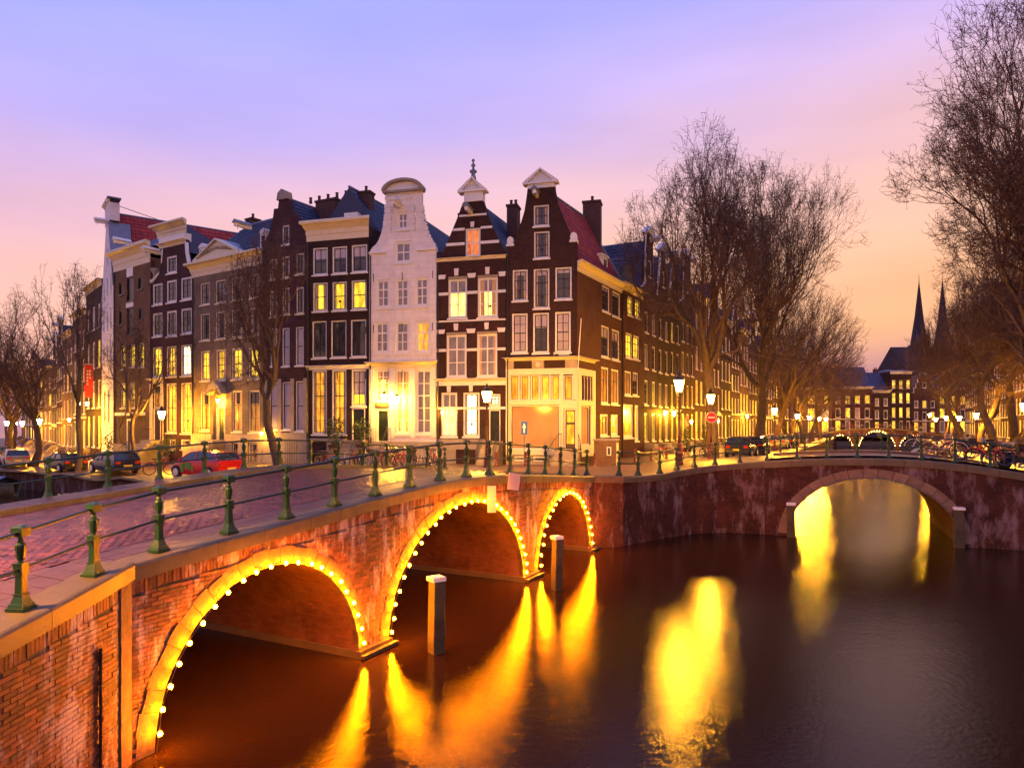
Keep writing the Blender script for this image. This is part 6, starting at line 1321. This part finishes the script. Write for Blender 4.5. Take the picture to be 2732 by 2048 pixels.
# more bicycles locked along the second bridge and the right bank
for i, (u, y_, a) in enumerate([(7.2, 7.7, 3.2), (8.7, 7.6, .05), (9.9, 5.8, 1.2), (10.2, 4.3, 1.0), (9.2, .75, .1)]):
    q = W2(u, y_); copy_tree(prot[(i + 1) % 3], (q[0], q[1], zd2(u) + .09), RZ2 + a, ('red', 'pale', 'black')[(i + 1) % 3] + ' bicycle on the second bridge, ' + ('just right of the middle of its far railing', 'towards the right of its far railing', 'in the roadway corner at its right end', 'parked across its right end', 'against its near railing beside the scooter')[i])
# scooter
t = thing('motor_scooter', 'dark blue motor scooter parked at the right edge of the second bridge', 'scooter', (*W2(9.75, 1.15), zd2(9.75) + .05), RZ2 + .15)
for X in (-.55, .6):
    w = MB(); w.lathe([(.12, -.06), (.24, -.06), (.26, 0), (.24, .06), (.12, .06)], 14); o = w.build('wheel', 'tyre', t, loc=(X, 0, .26)); o.rotation_euler = (math.pi / 2, 0, 0)
m = MB(); m.prism([(-.85, .45), (-.3, .35), (.25, .3), (.45, .35), (.62, .95), (.5, 1.0), (.28, .48), (-.1, .46), (-.15, .72), (-.8, .8)], -.16, .16); m.build('body', 'navy_car_paint', t)
m = MB(); m.box(-.8, -.12, -.13, .13, .8, .88); m.build('seat', 'bike_black', t)
m = MB(); m.tube([(.45, -.3, 1.1), (.55, 0, 1.04), (.45, .3, 1.1)], .02, 5); m.build('handlebar', 'chrome', t)

# ---------------------------------------------------------------- street furniture, boats, plants
m = MB(); m.lathe([(.11, 0), (.11, .06), (.085, .1), (.07, .62), (.09, .66), (.09, .72), (.05, .8)], 8)
BOL = m.mesh('bollard', 'lamp_red', True)
def bollard(label, x, y, group): obj('bollard', BOL, None, (x, y, G(x, y)), 0, label, 'bollard', group)
for i, pxx in enumerate([1072, 1135, 1209, 1285, 1327, 1372, 1408, 1440]):
    r_ = (pxx - 1106) / 1475; y = 38.6 + (i > 3) * (i - 3) * 1.4; bollard(('red-brown bollard under the street lamp of the banded house', 'red-brown bollard below the blue arrow sign', 'red-brown bollard left of the shop steps', 'red-brown bollard right of the shop steps', 'red-brown bollard before the brick cellar hut', 'red-brown bollard by the wine-red narrow house', 'red-brown bollard before the plum neck-gabled house', 'red-brown bollard left of the tall quay lamp')[i], r_ * y, y, 'red-brown bollards before the corner house')
for i in range(10):
    f = i / 10; x, y = -37.5 - 13 * f, 60.5 + 15 * f; bollard('red-brown bollard, ' + ORD[i] + ' of the row along the left street', x, y, 'row of bollards along the left street')
t = thing('cellar_hut', 'low brick cellar hut with small window beside the corner house', 'hut', (4.75, 39.6, G(5, 40) - .1), math.atan2(-.25, .968))
m = MB(); m.box(0, 1.25, 0, 1.9, 0, 1.6); m.build('wall', 'ochre_brick', t); m = MB(); m.box(-.06, 1.31, -.06, 1.95, 1.6, 1.68); m.build('roof', 'old_stone', t); window(t, .75, 1.0, .75, 1.25, 'd2', rec=-.06, sill=False)
m = MB(); m.box(1.25, 1.29, .3, 1.3, .05, 1.45); m.build('door', 'cream_paint', t)
def boat(name, label, loc, rz, L, w_, h, mat, cover=None):
    t = thing(name, label, 'boat', loc, rz); m = MB(); rows = []; n = 9
    for i in range(n):
        f = i / (n - 1); ww = w_ / 2 * (math.sin(math.pi * min(.5, .12 + f * .5)) if f < .6 else math.cos((f - .6) / .4 * 1.35)) ; ww = max(ww, .04); x = -L / 2 + L * f; sh = h * (1 + .45 * max(0, f - .5) ** 2 * 4)
        rows.append([(x, 0, -.3), (x, -ww * .75, -.1), (x, -ww, sh), (x, -ww + .08, sh), (x, -ww * .6, .1), (x, ww * .6, .1), (x, ww - min(.08, ww * .5), sh), (x, ww, sh), (x, ww * .75, -.1)])
    k = len(rows[0]); m.add([p for r_ in rows for p in r_], [(i * k + j, i * k + (j + 1) % k, (i + 1) * k + (j + 1) % k, (i + 1) * k + j) for i in range(n - 1) for j in range(k)] + [tuple(range(k)), tuple(range((n - 1) * k, n * k))])
    m.build('hull', mat, t, True)
    if cover:
        c = MB(); r2 = []
        for i in range(1, 7): f = i / 8; x = -L / 2 + L * f; r2.append([(x, -w_ / 2 * .95, h + .02), (x, -w_ / 4, h + .45), (x, 0, h + .7), (x, w_ / 4, h + .45), (x, w_ / 2 * .95, h + .02)])
        c.add([p for r_ in r2 for p in r_], [(i * 5 + j, i * 5 + j + 1, i * 5 + j + 6, i * 5 + j + 5) for i in range(5) for j in range(4)]); c.build('canvas_cover', cover, t)
    return t
boat('moored_boat', 'moored boat under a blue canvas cover at the left edge', (-36.9, 48.9, .05), e4 + math.pi, 6.5, 2.2, .55, 'wet_wood', 'blue_sheet')
boat('dinghy', 'small yellow dinghy tied below the left quay', (-27.6, 43.0, .1), e3 + 3.4, 2.6, 1.2, .45, 'yellow_paint')
boat('moored_boat', 'pale boat with raised bow moored left in the side canal', (*WC(50, 10.6), .1), rc + math.pi, 9, 2.6, 1.3, 'cream_paint')
boat('moored_boat', 'dark canal boat moored at the right bank of the side canal', (*WC(66, 21.3), .1), rc + math.pi, 12, 3, 1.1, 'bike_black', 'blue_sheet')
def bush(label, x, y, z, r, n, seed):
    t = thing('shrub', label, 'shrub', (x, y, z), 0, 'shrubs before the houses'); m = MB(); m.taper(0, 0, 0, .35, .28, .34); m.build('planter', 'oak_door', t)
    m = MB()
    for k in range(6): a = k * 1.05; m.tube([(0, 0, .3), (r[0] * .5 * math.cos(a), r[1] * .5 * math.sin(a), .3 + r[2] * 1.2)], .012, 4, False)
    m.build('stems', 'bark', t); plant_leaves(t, 'foliage', (0, 0, .35 + r[2]), r, n, rnd=random.Random(seed))
bush('bushy green shrub by the steps of the dark house', *on('H4', 3.0, .9, 1.6), (.7, .5, .9), 420, 1); bush('green shrub between the dark and white houses', *on('H3', .1, 1.0, 1.3), (.6, .5, .8), 380, 2)
bush('shrub before the neck-gabled house', *on('H7', 4.0, 0, 1.0), (.9, .5, .9), 360, 3); bush('shrub by the side canal houses', *WC(27, 1.6), 2.6, (.7, .7, 1.2), 380, 4); bush('small dark shrub by the canal-side doors', *WC(21, 1.4), 2.6, (.5, .5, .9), 260, 5); bush('shrub at the door of the brown warehouse', *on('H8', 1.6, .2, 1.1), (.5, .4, .8), 240, 6)
# road marking posts / fence of the side canal right bank
def fence(label, pts):
    t = thing('white_fence', label, 'fence', (pts[0][0], pts[0][1], G(*pts[0])))
    (ax, ay), (bx, by) = pts; L = math.dist(*pts); n = int(L / .16); 
    for i in range(min(n, 90)): f = i / n; x, y = (bx - ax) * f, (by - ay) * f; k = MB(); k.box(x - .03, x + .03, y - .03, y + .03, 0, .95); k.build('picket', 'lamp_red', t)
    k = MB(); k.tube([(0, 0, .85), (bx - ax, by - ay, .85)], .025, 4); k.build('rail', 'lamp_red', t)
fence('reddish picket fence behind the trees on the left bank', (WC(30, 4.5), WC(42, 4.5)))
